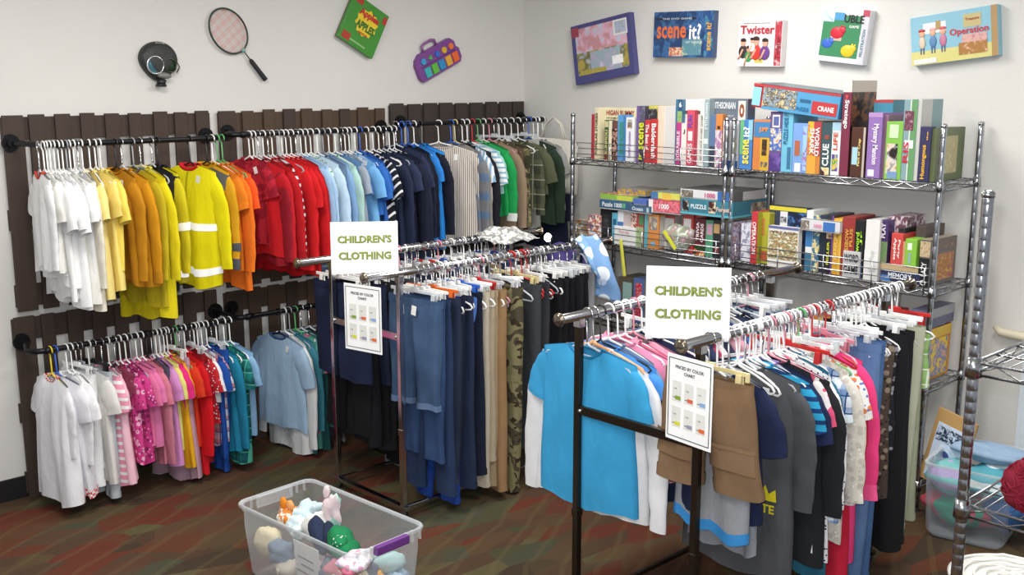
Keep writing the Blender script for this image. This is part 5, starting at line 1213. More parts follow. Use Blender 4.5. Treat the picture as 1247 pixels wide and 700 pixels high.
# low shelves
zl = ZL+.005
B_(752, 770, 343, zl, X1+.05, .2, '5c5040', 'brown box with teal cover on the lower left shelf', pats=[('f', .35, .95, .2, .9, '8cb8b4')], z1=.885)
B_(771, 784, 335, zl, X1+.04, .2, '4c6cb0', 'blue lettered box on the lower left shelf', pats=[('f', .2, .8, .1, .9, PIC(['3c4c9c', 'e8e0e8', 'c83c4c'], .4)), ('s', 0, 1, 0, 1, 'b4b0a8')], z1=.895)
B_(786, 832, 330, zl, X1+.02, .25, '3c4048', 'dark box stack base behind the near clothing sign', z1=.93)
flat(787, 833, 325, .935, .03, X1+.0, .25, '1e2430', 'thin black flat box just above the near clothing sign', pats=[('f', .1, .3, .2, .8, '4c54a0'), ('f', .92, .99, .2, .8, '4c9c5c')])
B_(945, 978, 368, zl, X1+.04, .2, '6c5438', 'brown wooden-look box on the lower shelf, behind the near rack', z1=.82)
flat(990, 1035, 372, .80, .07, X1+.02, .25, 'e07c28', 'orange flat box on the lower shelf', pats=[('f', .2, .7, .2, .8, 'ecc040'), ('t', 0, 1, 0, 1, 'c85028')], cat='board game', name='board_game')
flat(988, 1040, 395, zl, .17, X1+.02, .25, '54585c', 'grey storage box under the orange flat box', cat='board game', name='board_game')
flat(1020, 1075, 372, .85, .065, X1+.03, .28, 'c83c28', 'red and yellow flat box on the lower shelf', pats=[('f', .0, .3, .1, .9, 'b8b82c'), ('t', 0, 1, 0, 1, 'b03a2c')], cat='board game', name='board_game')
flat(1036, 1080, 395, zl, .22, X1+.02, .25, '7c4430', 'russet box under the red and yellow flat box', cat='board game', name='board_game')
B_(1090, 1126, 366, zl, X1+.02, .22, PIC(['3c6c9c', '6ca0c8', '4c8cb8', 'a8c8d8'], 1.2), 'blue landscape box on the lower right shelf', z1=.92)
gbox('board_game', 2.30, 2.22, zl+.265, .98, X1+.0, .3, '5c5c7c', 'grey violet box lying on the orange and yellow toy box', pats=[('s', 0, 1, .5, 1, '9a9a9c')])
gbox('toy_box', 2.305, 2.225, zl, .88, X1-.01, .30, 'e8901c', 'orange yellow toy box with child picture, lower right shelf', cat='toy box', pats=[('f', .1, .6, .6, .9, 'f0b43c'), ('f', .2, .7, .02, .2, 'ecdcc8'), ('s', .0, 1, .8, 1, 'f0bc24'), ('s', .1, .9, .05, .78, PIC(['e06c2c', 'd8485c', 'e8b890', '5c7cb0', 'f0c83c'], 1.0)), ('t', 0, 1, 0, 1, 'd8502c')])
r = empty('framed_poster', onx(1146, 540, XF-.02)-Vector((0, 0, .2)), 0, 'tan cardboard frame with blue and white print leaning on the shelf base', 'frame'); r.rotation_euler = (R(8), R(8), R(-14))
MB().box((0, 0, .17), (.012, .22, .36), bev=.002).build('frame', plain('b8935c', .6), r)
MB().box((-.008, 0, .15), (.004, .17, .27)).build('print', plain('c8d8ec', .5), r)
MB().box((-.0108, 0, .235), (.001, .16, .07)).build('print_picture', PIC(['3c5c8c', '9cb8d8', 'c8d8ec', '24344c'], .4), r)
MB().tube([(-.0100, .01, .13), (-.0112, .01, .13)], .034, 20).build('print_label', plain('3c4c84', .5), r)
put_text('cotton', plain('e8ecf4', .5), r, (-.0125, .01, .13), (0, -1, 0), (0, 0, 1), .045, .012, 'lettering')
put_text('1,000', plain('7c8cac', .5), r, (-.0112, 0, .06), (0, -1, 0), (0, 0, 1), .10, .03, 'lettering')
# clear bag of toys on the middle shelf
def lump(name, loc, sc, mat, label, cat, seed=0, parent=None, amp=.18, group=None, n=22, m=14, rot=None):
    q = random.Random(seed); ph = [q.uniform(0, 6) for _ in range(8)]
    mb = MB().sphere((0, 0, 0), 1, n, m)
    vs = []
    for v in mb.v:
        x, y, z = v; k = 1+amp*(math.sin(3*x+ph[0]+2*y)+.7*math.sin(5*y+ph[1]+3*z)+.5*math.sin(7*z+ph[2]+4*x)+.4*math.sin(11*x+ph[3]-9*y))
        vs.append((x*k*sc[0], y*k*sc[1], z*k*sc[2]))
    mb.v = vs
    o = mb.build(name, mat, parent, True); o.location = loc
    if rot: o.rotation_euler = rot
    return tag(o, label, cat, group)
yb = onx(825, 300, X1).y
r = empty('plastic_bag', (X1+.02, yb, zm+.01), 0, 'clear bag of small toys with yellow strip on the middle shelf', 'bag')
lump('bag_skin', (0, 0, .07), (.05, .10, .07), PIC(['c8ccc0', 'a8b090', 'e8e8e4', 'b08890', '8ca080', 'd8d8d4'], 2.2, rough=.15), None, None, 3, r, .10)
MB().box((-.055, .03, .06), (.004, .02, .13), rot=Matrix.Rotation(R(-42), 3, 'X')).build('yellow_strip', plain('dce03c', .5), r)

# ---------------------------------------------------------------- things fixed to the walls
def wall_r(name, px, py, w, h, ang, label, c, pats, txts, dep=.045, cat='board game'):
    """box with its lid facing the room on the right wall; ang = turn in degrees (clockwise)"""
    p = onx(px, py, XR-dep); r = gbox(name, w/2, -w/2, -h/2, h/2, 0, dep, c, label, cat, pats=pats, txts=txts)
    # move so that rotation is about the box centre
    ch = list(r.children)
    for o in ch: o.location.z -= h/2
    r.location = (XR-dep/2-.001, p.y, p.z); r.rotation_euler = (R(ang), 0, 0)
    return r
wall_r('jigsaw_puzzle', 733, 60.5, .50, .375, -8.5+0, 'square puzzle box of pink blossom trees fixed to the wall', '3c3c84',
       [('f', .07, .93, .14, .93, PIC(['a08c50', 'c8b890', 'a8b0c0', '6c6c30', 'b0a050'], 1.6)), ('f', .07, .93, .52, .93, PIC(['d898b8', 'e8c4d4', 'b8c8dc', 'e0b0c4', 'c89098'], 1.9)), ('f', .30, .80, .14, .50, PIC(['a0b0d0', 'c8d4e8', 'b8a8c8', '9ab0b8'], 1.5)), ('f', .66, .84, .22, .36, PIC(['e8ecf0', 'd8dcdc', 'f4f4f4'], 1)), ('f', .1, .55, .14, .22, PIC(['7c7c34', 'd898b0', 'a8a040'], .8)), ('f', .72, .95, .68, .93, 'e8e4e0'), ('f', .75, .93, .71, .90, PIC(['d8a8b8', '8c9c7c', 'b0b8d0'], .6)), ('f', .02, .14, .80, .96, 'a82c44')],
       [], cat='puzzle')
for o in col.objects:
    pass
wall_r('board_game', 831.5, 42, .435, .265, 1.0, 'blue movie trivia box with orange word, fixed to the wall', '2c4878',
       [('f', 0, .86, 0, 1, PIC(['1c3464', '2c5088', '3c6ca0', '24406c'], 1.6)), ('f', .86, 1, 0, 1, PIC(['3c74a8', '58a0b0', '2c5088'], 1.2)), ('f', .28, .52, .03, .22, PIC(['8c5c3c', 'd8a878', 'b83c2c', 'e8d0b0'], .4)), ('f', .5, .82, .05, .40, PIC(['8cb0a8', 'b8c8a0', '5c8c9c'], 1.0)), ('f', .04, .72, .82, .87, '1c2030')],
       [('f', 'scene', 'e0703c', .31, .55, .50, .27, 'h'), ('f', 'it?', 'f2f4f6', .71, .56, .20, .34, 'h'), ('f', 'scene it?', 'e0a83c', .93, .45, .09, .6, 'V'), ('f', 'THE DVD GAME', 'b8c8dc', .4, .845, .5, .04, 'h'), ('f', 'HIT THE FLIX', 'c8d8dc', .70, .33, .28, .05, 'h')])
tw_ = wall_r('board_game', 925, 53, .285, .25, 1.0, 'white game box with red title and leaning people, fixed to the wall', 'eae6e4',
       [('f', .84, .99, .02, .98, PIC(['eeeaea', 'd8d0d0', 'b83c4c'], .9)), ('f', .4, .6, .08, .16, 'd8c84c')],
       [('f', 'Twister', 'b82438', .44, .80, .78, .19, 'h'), ('f', 'the game that ties you up in knots', '6c5c5c', .42, .94, .6, .03, 'h'), ('f', 'Twister', '8c2434', .92, .4, .09, .5, 'V')])
for k, (yy, zz, tc_, hc_, s) in enumerate(((.105, -.0, '3c3438', '2c1c18', 1.0), (.068, -.035, '3c9c54', '4c2c1c', .8), (.02, .005, 'd03a34', '3c241c', 1.15), (.045, .012, 'e8e4e4', '2c1c18', .7), (-.04, -.002, '6c4488', '2c1c1c', 1.05))):
    x_ = -.0236-.0012*k
    tw_b = MB().sphere((x_, yy, zz-.045*s), .03*s, 12, 6, (.06, 1.0, 1.25)); tw_b.build('person_torso', plain(tc_, .4), tw_, True)
    MB().tube([(x_, yy, zz-.03*s), (x_, yy+.02*s, zz-.07*s), (x_, yy+.03*s, zz-.085)], .006*s, 6).build('person_arm', plain('d8a084', .4), tw_, True)
    MB().sphere((x_-.001, yy, zz+.005*s), .018*s, 12, 6, (.1, .9, 1.15)).build('person_face', plain('dca68c', .4), tw_, True)
    MB().sphere((x_-.0014, yy, zz+.018*s), .019*s, 12, 6, (.1, 1, .65)).build('person_hair', plain(hc_, .5), tw_, True)
def cshape(r, name, m, pts, x=-.0262):
    return MB().add([(x, p[0], p[1]) for p in pts], [tuple(range(len(pts)))]).build(name, m, r)
r = wall_r('board_game', 1025.5, 43.5, .285, .275, 6.5, 'white hippo-style game box with coloured creatures, fixed to the wall', 'e4e4ea',
       [('f', .08, .86, .10, .88, '2c8c54'), ('f', .02, .30, .74, .98, PIC(['3c6cc8', '8cb8e8', 'd0dcf0'], .6)), ('f', .86, .99, .02, .98, 'd4d4de'), ('f', .30, .50, .78, .92, '3c9ad8'), ('f', .27, .50, .40, .47, 'e8b0a0'), ('f', .86, .99, .88, 1, 'c83c54')],
       [('f', 'UBLE', '1c1c22', .70, .82, .40, .15, 'h'), ('f', 'GAME', 'e8f0e8', .72, .68, .2, .05, 'h'), ('f', 'O', 'f0f0f4', .88, .5, .05, .08, 'h'), ('f', 'FRUSTRATION', '5c7c8c', .93, .4, .06, .5, 'V')], dep=.05)
for (yy, zz, rr, cc, nm) in ((.03, .012, .042, 'd0283c', 'red_creature'), (.08, -.045, .034, '3c68c8', 'blue_creature'), (-.045, -.075, .042, 'e8c42c', 'yellow_creature')):
    m = MB().sphere((-.026, yy, zz-.0), rr, 16, 8, (.12, .95, .75)); m.sphere((-.027, yy-rr*.6, zz+rr*.35), rr*.55, 12, 6, (.15, 1, .8)); m.sphere((-.028, yy-rr*.9, zz+rr*.75), rr*.16, 8, 5, (.3, 1, 1)); m.sphere((-.028, yy-rr*.55, zz+rr*.8), rr*.16, 8, 5, (.3, 1, 1))
    m.build(nm, plain(cc, .4), r, True)
r = wall_r('board_game', 1161, 44, .425, .235, -6.5, 'light blue operation game box with pirate scene, fixed at the far right', '7cc0d8',
       [('f', 0, .93, 0, .28, 'dcd474'), ('f', .15, .42, .62, .84, 'e4eef0'), ('f', .62, .82, .64, .90, 'c8b870'), ('f', .30, .36, .68, .86, 'b8944c'), ('f', .60, .88, .33, .50, PIC(['6c3c54', 'a85c7c', 'd8a8a0'], .5)), ('f', .56, .88, .10, .34, PIC(['c8a868', 'e8b8a0', 'a8783c'], .7)), ('f', .93, 1, 0, 1, 'b88c4c'), ('f', .03, .30, .02, .12, 'e8e8e0')],
       [('f', 'Operation', 'c82838', .68, .56, .44, .17, 'h'), ('f', 'Treasure', 'a83c2c', .72, .80, .16, .06, 'h')], dep=.045)
for (yy, cc, c2) in ((.155, 'b83030', 'd8c8b0'), (.10, 'e8a8a8', '5c88b8'), (.05, 'd05c6c', 'c87c9c')):   # plain little figures
    m = MB().sphere((-.0245, yy, .03), .016, 10, 6, (.2, 1, 1)); m.build('figure_head', plain('e0b090', .5), r, True)
    m = MB().sphere((-.0245, yy, -.012), .02, 10, 6, (.2, .9, 1.5)); m.build('figure_body', plain(c2, .5), r, True)
    m = MB().sphere((-.0245, yy, .046), .017, 10, 5, (.2, 1.1, .5)); m.build('figure_hat', plain(cc, .5), r, True)
    m = MB().box((-.0242, yy+.007, -.05), (.002, .006, .035)).box((-.0242, yy-.007, -.05), (.002, .006, .035)); m.build('figure_legs', plain('4c5c7c', .5), r)
# back wall: mask, racket, apples box, purple toy.  local: -y faces the room
c = ony(191, 77, DW)
r = empty('snorkel_mask', (c.x, DW-.002, c.z), 0, 'dark diving mask with round lenses hung high on the back wall', 'mask'); r.rotation_euler = (0, R(4), 0)
q_ = []
for i in range(40):
    a = 2*PI*i/40; q_.append(((.104-.03*max(0, -math.sin(a))**1.5)*math.cos(a), .018+(.092 if math.sin(a) > 0 else .108)*math.sin(a)))
dk = plain('2a2c2c', .35, var=.25, scale=30, bump=.3)
m = MB(); n = 40; rings = [(1, 0), (1, -.02), (.95, -.03), (.78, -.042), (.45, -.048), (.12, -.05)]
for s_, y_ in rings: m.v += [(p[0]*s_, y_, p[1]*s_) for p in q_]
m.f = [(i*n+k, i*n+(k+1) % n, (i+1)*n+(k+1) % n, (i+1)*n+k) for i in range(5) for k in range(n)]+[tuple(range(5*n, 6*n))]
m.build('mask_body', dk, r, True)
for (x, z, rr, cc, rc) in ((-.03, -.012, .044, '4c8090', 'd4d8d8'), (.05, -.008, .034, '2c4430', '50564c')):
    MB().tube([(x, -.02, z), (x, -.046, z)], rr, 26).build('lens', plain(cc, .08, var=.35, scale=25), r, True)
    t = MB().tube([(x+rr*math.cos(a*PI/12), -.046, z+rr*math.sin(a*PI/12)) for a in range(25)], .0042, 8, cap=False); t.build('lens_rim', chrome(.25, rc), r, True)
MB().sphere((.02, -.044, -.062), .03, 14, 8, (1.3, .6, .55)).build('nose_valve', plain('7c7c78', .3), r, True)
MB().tube([(.01, -.03, -.085), (.005, -.035, -.112)], [.026, .02], 14).tube([(.005, -.035, -.108), (.005, -.036, -.118)], .028, 14).build('breathing_port', plain('1c1c1e', .4), r, True)
MB().box((0, -.03, .098), (.05, .006, .012), bev=.002).build('strap_label', plain('8c8c84', .5), r)
MB().tube([(.09, -.03, .02), (.115, -.02, -.01), (.1, -.02, -.04)], .004, 6).build('strap', plain('5c5c5c', .4), r, True)
c = ony(276, 38, DW); e = ony(321, 97, DW)
ang = math.atan2(e.x-c.x, c.z-e.z)   # handle direction from vertical
r = empty('badminton_racket', (c.x, DW-.02, c.z), 0, 'badminton racket with pink checked strings on the back wall', 'racket'); r.rotation_euler = (0, -ang, 0)
LH = math.hypot(e.x-c.x, e.z-c.z)
hr = plain('24382c', .3)
MB().tube([(.103*math.sin(a*PI/18), 0, .128*math.cos(a*PI/18)) for a in range(37)], .0055, 8, cap=False).build('frame', hr, r, True)
sw_ = MB(); sp = MB()
for i in range(-9, 10):
    x = i*.0105; h = .128*math.sqrt(max(0, 1-(x/.103)**2)); (sw_ if (i//2) % 2 else sp).tube([(x, 0, -h), (x, 0, h)], .0011, 4)
for i in range(-11, 12):
    z = i*.011; h = .103*math.sqrt(max(0, 1-(z/.128)**2)); (sw_ if (i//2) % 2 else sp).tube([(-h, -.001, z), (h, -.001, z)], .0011, 4)
sw_.build('strings', plain('e4dcd8', .5), r); sp.build('pink_strings', plain('e89a94', .5), r)
MB().tube([(0, 0, -.125), (0, 0, -LH*.60)], .004, 8).build('shaft', plain('3c5c50', .3), r, True)
MB().tube([(0, 0, -LH*.58), (0, 0, -LH*.62), (0, 0, -LH+.006), (0, 0, -LH)], [.008, .0125, .0135, .015], 12).build('grip', plain('1a1a1e', .6, bump=.4), r, True)
MB().tube([(0, -.0005, -.122), (0, -.0005, -.138)], .012, 10).build('throat', plain('7cb0a4', .4), r, True)
c = ony(438, 32, DW)
r = empty('board_game', (c.x, DW-.025, c.z), 0, 'green card game box with red and yellow title on the back wall', 'board game'); r.rotation_euler = (0, R(28), 0)
W_, H_ = .275, .285
MB().box((0, -.004, 0), (W_, .03, H_), bev=.002).build('lid', plain('3c8c2c', .35, var=.05), r); MB().box((0, .014, 0), (W_-.008, .02, H_-.008)).build('tray', plain('6c4438', .5), r)
def wt(s, cc, x, z, w_, h_, y=-.0215, nm='title'): return put_text(s, plain(cc, .45, var=.02), r, (x, y, z), (1, 0, 0), (0, 0, 1), w_, h_, nm, .05, False)
q = MB()
for i in range(20):
    a = 2*PI*i/20; k = 1 if i % 2 else .82; q.v.append((.01+.085*k*math.cos(a), -.0195, .02+.085*k*math.sin(a)))
q.f = [tuple(range(20))]; q.build('title_burst', plain('e8cc24', .4), r)
wt('Apples', 'c02824', .01, .065, .15, .055); wt('to', 'e8d040', .0, .03, .03, .024, -.0225); wt('APPLES', '2c6c24', .01, -.004, .14, .05); wt('JUNIOR', 'c8402c', .01, -.05, .075, .018)
for (x, z, w_, h_) in ((-.085, .115, .05, .03), (.12, .10, .03, .045), (-.09, -.11, .06, .045)):
    MB().box((x, -.0195, z), (w_, .001, h_)).build('corner_picture', plain('b03424', .4), r)
MB().box((0, -.0195, -.115), (.12, .001, .01)).build('small_print', plain('8cb87c', .4), r)
c = ony(530, 72, DW)
r = empty('toy_keyboard', (c.x, DW-.02, c.z), 0, 'purple toy briefcase with coloured keys on the back wall', 'toy'); r.rotation_euler = (0, -R(24), 0)
pu = plain('7c4490', .4)
poly = [(-.185, -.055), (-.165, -.085), (.165, -.085), (.185, -.06), (.185, .0), (.165, .02), (.165, .055), (.135, .085), (-.13, .085), (-.17, .06), (-.185, .03)]
MB().prism(poly, 'y', -.015, .018).build('case', pu, r)
MB().tube([(-.09, 0, .08), (-.085, 0, .118), (-.06, 0, .128), (.0, 0, .128), (.025, 0, .118), (.03, 0, .08)], .0095, 8).build('handle', plain('8c5c94', .4), r, True)
for i, cc in enumerate(['3cb0b0', '5cb83c', '2c8cc0', 'e0a83c', 'e8682c']):
    MB().box((-.115+i*.062, -.018, -.04), (.048, .012, .062), bev=.003).build('key', plain(cc, .35), r)
for i, cc in enumerate(['3c9cd0', '4cb05c', '3c68c8', 'd8b02c', 'e8783c']):
    MB().tube([(-.125+i*.062, -.015, .035), (-.125+i*.062, -.024, .035)], .020, [8, 3, 8, 10, 10][i]).build('button', plain(cc, .35), r)
MB().box((0, -.0165, .003), (.3, .002, .008)).build('trim_line', plain('5c3070', .4), r)
# ---------------------------------------------------------------- clear totes
def tote(name, c, L_, W_, H_, rz, label, alpha=.10, tint='dfe6ea'):
    """long side along local y"""
    r = empty(name, (c[0], c[1], 0), rz, label, 'storage tote')
    def rr(w, l, z, rad=.045, n=5):
        out = []
        for (sx, sy, a0) in ((1, 1, 0), (-1, 1, 90), (-1, -1, 180), (1, -1, 270)):
            for i in range(n):
                a = R(a0+90*i/(n-1)); out.append((sx*(w/2-rad)+rad*math.cos(a), sy*(l/2-rad)+rad*math.sin(a), z))
        return out
    def loft(rings):
        n = len(rings[0]); m = MB(); m.v = [p for g in rings for p in g]
        m.f = [(i*n+k, i*n+(k+1) % n, (i+1)*n+(k+1) % n, (i+1)*n+k) for i in range(len(rings)-1) for k in range(n)]; return m, n
    g = glassy(tint, alpha, .3)
    k = .86
    m, n = loft([rr(W_-.03, L_-.03, H_-.005), rr(W_*.93, L_*.95, H_*.7), rr(W_*k, L_*.9, .03), rr(W_*k-.03, L_*.9-.03, .006)])
    m.f.append(tuple(range(3*n, 4*n))); m.build('shell', g, r, True)
    m, n = loft([rr(W_-.028, L_-.028, H_-.012), rr(W_-.022, L_-.022, H_-.002), rr(W_-.008, L_-.008, H_+.002), rr(W_, L_, H_-.004), rr(W_-.004, L_-.004, H_-.016)])
    m.build('rim', glassy('e4eaee', .22, .25), r, True)
    for s in (-1, 1):
        h = MB().box((0, s*(L_/2-.012), H_-.03), (W_*.46, .012, .05), bev=.003)
        for i in (-4, -3, -2.2, 2.2, 3, 4): h.box((i*W_*.1, s*(L_/2-.008), H_-.025), (.004, .016, .045))
        h.build('handle', glassy('e4eaec', .16), r)
    return r
z1 = .33
A_, B1_, C_ = onz(284, 611, z1), onz(378, 581, z1), onz(522, 639, z1)
W_, L_ = (B1_-A_).length, (C_-B1_).length
cc = (A_+C_)/2; rz = math.atan2((B1_-C_).y, (B1_-C_).x)-PI/2
tb = tote('storage_tote', cc, L_, W_, z1, rz, 'clear plastic tote of soft baby things on the carpet in front')
MB().box((.0, -L_/2-.004, z1-.018), (W_*.42, .03, .036), bev=.006).build('purple_clamp', plain('6c3a84', .35), tb)
pr_ = MB().box((-W_/2+.035, -.07, .17), (.002, .16, .2), rot=Matrix.Rotation(R(-4), 3, 'Y')).build('paper_note', plain('ecece8', .6), tb)
for i in range(5): MB().box((-W_/2+.0335-.003+.0, -.07+.01*(i % 2), .235-.03*i), (.0006, .12-.02*(i % 3), .004), rot=Matrix.Rotation(R(2), 3, 'X')).build('handwriting', plain('55555c', .6), pr_)
Minv = Matrix.Rotation(-rz, 3, 'Z')
def toy(px, py, z, sc, mat, label, nm='soft_toy', cat='baby item', seed=0, rot=None, amp=.16, parts=()):
    p = onz(px, py, z)
    if z < .24:
        l = Minv @ (p-Vector((cc.x, cc.y, 0))); k = .40+.06*z/z1; mx = W_*k-sc[0]; my = L_*.44-sc[1]
        l.x = max(-mx, min(mx, l.x)); l.y = max(-my, min(my, l.y)); p = Matrix.Rotation(rz, 3, 'Z') @ l+Vector((cc.x, cc.y, 0))
    o = lump(nm, p, sc, mat, label, cat, seed or int(px*7+py), None, amp, 'soft baby things in the clear tote', rot=rot)
    for (pn, off, s2, m2) in parts: lump(pn, off, s2, m2, None, None, 5, o, .08, n=12, m=8)
    return o
toy(351, 629, .255, (.045, .06, .045), F('d8843c', 'splotch', 'f0e8dc', .6), 'orange and white fluffy bundle at the far end of the tote', parts=[('ear', (.0, .03, .05), (.015, .02, .03), F('e08a2c')), ('ear', (.0, -.02, .055), (.015, .02, .025), F('e8a060'))])
toy(373, 626, .275, (.06, .05, .05), F('c4dae0', 'dots', 'eef4f4', 1.2), 'pale blue fluffy bundle beside the orange one', amp=.25)
toy(364, 642, .25, (.05, .05, .04), F('d4e6ea', 'floral', 'f4f4f0', 1, 'a8c8d4'), 'pale aqua crumpled bundle in front of the pale blue one', amp=.2)
toy(383, 640, .26, (.05, .045, .06), F('e2e2de'), 'white knitted bundle behind the navy slippers', amp=.12)
toy(403, 625, .29, (.035, .05, .085), F('e8d4d8', 'splotch', 'a8d8c8', 1.2), 'pale pink mitten with mint spots standing upright', rot=(R(15), 0, 0), parts=[('thumb', (-.01, .035, .09), (.014, .016, .03), F('ecd8da'))])
toy(388, 650, .275, (.035, .095, .035), F('26304a'), 'left navy slipper inside the clear tote', nm='slipper', cat='slipper', rot=(R(28), 0, R(-20)), amp=.06)
toy(401, 655, .27, (.032, .085, .032), F('232a42'), 'right navy slipper inside the clear tote', nm='slipper', cat='slipper', rot=(R(22), 0, R(-26)), amp=.06)
toy(416, 661, .285, (.055, .10, .05), F('1c7c4c'), 'dark green soft toy with white stitching', rot=(R(10), 0, R(-30)), amp=.08, parts=[('white_stitching', (-.01, -.045, .04), (.03, .035, .02), F('1c7c4c', 'dots', 'e8f0e8', .8)), ('fold', (.03, -.05, .0), (.04, .04, .04), F('1a744a'))])
toy(433, 683, .275, (.07, .06, .04), F('e8e2e6', 'floral', 'd8a0b8', 1, 'b0b8dc'), 'white flowered bib at the near end of the tote', amp=.14)
toy(429, 689, .265, (.05, .05, .03), F('e07c98'), 'coral pink bundle under the flowered bib')
toy(313, 664, .17, (.055, .075, .065), F('e4d8b4'), 'cream ball-shaped soft toy pressed to the tote side', amp=.08)
toy(335, 675, .15, (.05, .06, .05), F('8090a4'), 'blue grey bundle beside the paper note')
toy(322, 700, .09, (.07, .09, .06), F('d8cfc0'), 'beige bundle at the bottom of the tote')
toy(352, 712, .12, (.06, .08, .05), F('e0c8cc'), 'faded pink bundle low in the tote')
toy(386, 706, .17, (.06, .08, .05), F('7c8494'), 'slate grey bundle in the middle of the tote')
toy(403, 700, .19, (.06, .07, .05), F('e0909c'), 'salmon pink bundle in the middle of the tote')
toy(392, 722, .17, (.06, .08, .05), F('ead9b8', 'floral', 'f4ecd4', .8, 'd8c49c'), 'cream woolly bundle near the front of the tote')
toy(430, 720, .16, (.06, .08, .05), F('a890b8', 'splotch', 'd8c8e0', 1), 'lilac patterned bundle in the tote')
toy(458, 705, .18, (.05, .06, .05), F('787c8c'), 'grey bundle next to the aqua sock')
toy(484, 690, .17, (.045, .08, .045), F('b8d8d8'), 'aqua rolled sock at the near end of the tote', rot=(0, 0, R(60)), amp=.06, parts=[('sock_opening', (0, .07, 0), (.035, .02, .035), F('d0e4e0'))])
toy(470, 715, .12, (.04, .05, .04), F('e0a040'), 'amber bundle under the aqua sock')
toy(495, 710, .10, (.05, .06, .05), F('a8c4dc'), 'powder blue bundle in the near corner')
# second tote behind the nearest shelving
c1, c2, c3 = onz(1121, 600, .30), onz(1219, 626, .30), onz(1160, 566, .30)
L2, W2 = .62, .48
f1, f2 = onz(1122, 655, 0), onz(1216, 678, 0)
u = (f1-f2); u.z = 0; rz2 = math.atan2(u.y, u.x)-PI/2; u.normalize(); perp = Vector((u.y, -u.x, 0))
L2 = (f1-f2).length/.88
cc2 = (f1+f2)/2+perp*(W2/2)
t2 = tote('storage_tote', cc2, L2, W2, .36, rz2, 'clear plastic tote of folded blankets behind the nearest wire shelving', .12, 'cfdbe6')
def cloth_in(off, z, sc, mat, label, seed, rot=None, nm='folded_blanket'):
    p = cc2+u*off[0]+perp*off[1]
    return lump(nm, (p.x, p.y, z), sc, mat, label, 'blanket', seed, None, .10, 'blankets in the right-hand tote', rot=rot)
cloth_in((.02, .02), .10, (.17, .2, .08), F('b84c5c', 'splotch', '2c8c74', 2), 'red and green folded fabric at the bottom of the right tote', 3)
cloth_in((.1, -.0), .25, (.14, .13, .08), F('b8a8d4', 'stripeH', '78b8b8', 1.5), 'lilac and teal striped blanket in the right tote', 5)
cloth_in((-.08, -.02), .26, (.16, .16, .07), F('5aa8b8', 'stripeH', 'dce8e8', 2), 'turquoise striped blanket in the right tote', 8)
cloth_in((-.06, .05), .37, (.12, .2, .045), F('8ca8c4', 'heather', 'a8bcd0'), 'grey blue pillow on top of the right tote', 11, (0, R(8), 0), 'cushion')
cloth_in((-.16, -.06), .17, (.10, .10, .10), F('3c6ca8'), 'blue cloth in the right tote', 13)

# ---------------------------------------------------------------- nearest shelving contents and floor basket
p = ony(1243, 588, .88)
t = (2.9)/ray(1243, 588).x; p = Vector((0, 0, CH))+ray(1243, 588)*t
zz = .985+.005+.068
p = onz(1257, 592, zz)
r = lump('yarn_ball', (p.x, p.y, zz), (.066, .066, .066), F('701428', 'heather', '8c2438'), 'fuzzy crimson yarn ball on the nearest wire shelf', 'yarn ball', 4, None, .06, n=40, m=26)
st = MB(); q = random.Random(9)
for i in range(160):
    v = Vector((q.gauss(0, 1), q.gauss(0, 1), q.gauss(0, 1))).normalized()
    t_ = v.cross(Vector((q.gauss(0, 1), q.gauss(0, 1), q.gauss(0, 1)))).normalized()
    st.tube([v*.063-t_*.024, v*.072, v*.064+t_*.024], .0020, 4)
st.build('yarn_strands', F('80182c'), r)
p = onz(1225, 690, .02)
r = empty('basket', (3.0, 1.13, 0), 0, 'white woven round basket on the floor at the bottom right corner', 'basket')
pb_ = onz(1232, 705, .38); r.location = (pb_.x, pb_.y, 0)
m = MB(); n = 40
rings = [(.15, 0), (.17, .1), (.19, .25), (.20, .36), (.205, .38), (.195, .385), (.18, .375), (.12, .372), (.01, .37)]
for rr_, z_ in rings: m.v += [(rr_*math.cos(2*PI*k/n), rr_*math.sin(2*PI*k/n), z_) for k in range(n)]
m.f = [(i*n+k, i*n+(k+1) % n, (i+1)*n+(k+1) % n, (i+1)*n+k) for i in range(len(rings)-1) for k in range(n)]
m.build('bowl', plain('e8e6e0', .5, var=.04, bump=.2), r, True)
w_ = MB()
for j in range(5):
    w_.tube([((.05+.035*j)*math.cos(2*PI*k/24), (.05+.035*j)*math.sin(2*PI*k/24), .382+.004*math.sin(k*2.2+j)) for k in range(25)], .005, 6, cap=False)
w_.build('woven_rings', plain('f2f0ec', .5), r, True)

# ---------------------------------------------------------------- draped things on the racks
# blue scarf with white discs over the end of the far rack's front rail
def drape(name, mat, pts_fn, nu, nv, label, cat, thick=.004):
    m = MB(); m.v = [pts_fn(i/nu, j/nv) for j in range(nv+1) for i in range(nu+1)]
    m.f = [(j*(nu+1)+i, j*(nu+1)+i+1, (j+1)*(nu+1)+i+1, (j+1)*(nu+1)+i) for j in range(nv) for i in range(nu)]
    o = m.build(name, mat, None, True); md = o.modifiers.new('cloth thickness', 'SOLIDIFY'); md.thickness = thick
    return tag(o, label, cat)
SC = [ony(699, 292, B1-.05), ony(727, 288, B1-.03), ony(716, 350, B1-.12), ony(757, 376, B1-.14)]
def scarf(u_, v_):
    p = SC[0].lerp(SC[1], u_).lerp(SC[2].lerp(SC[3], u_), v_)
    f = math.sin(PI*3.2*u_+1.6*v_)
    return (p.x+.022*f*(.4+v_)+.01*math.sin(9*v_), p.y-.035*f*(.3+v_)-.04*math.sin(PI*v_), p.z+.012*math.sin(8*u_)+.02*math.sin(PI*u_)*(1-v_))
drape('scarf', F('7ca4d4', 'floral', 'e0e8f0', 4, 'c0d4ec'), scarf, 16, 24, 'light blue scarf with large white flowers thrown over the far rack', 'scarf')
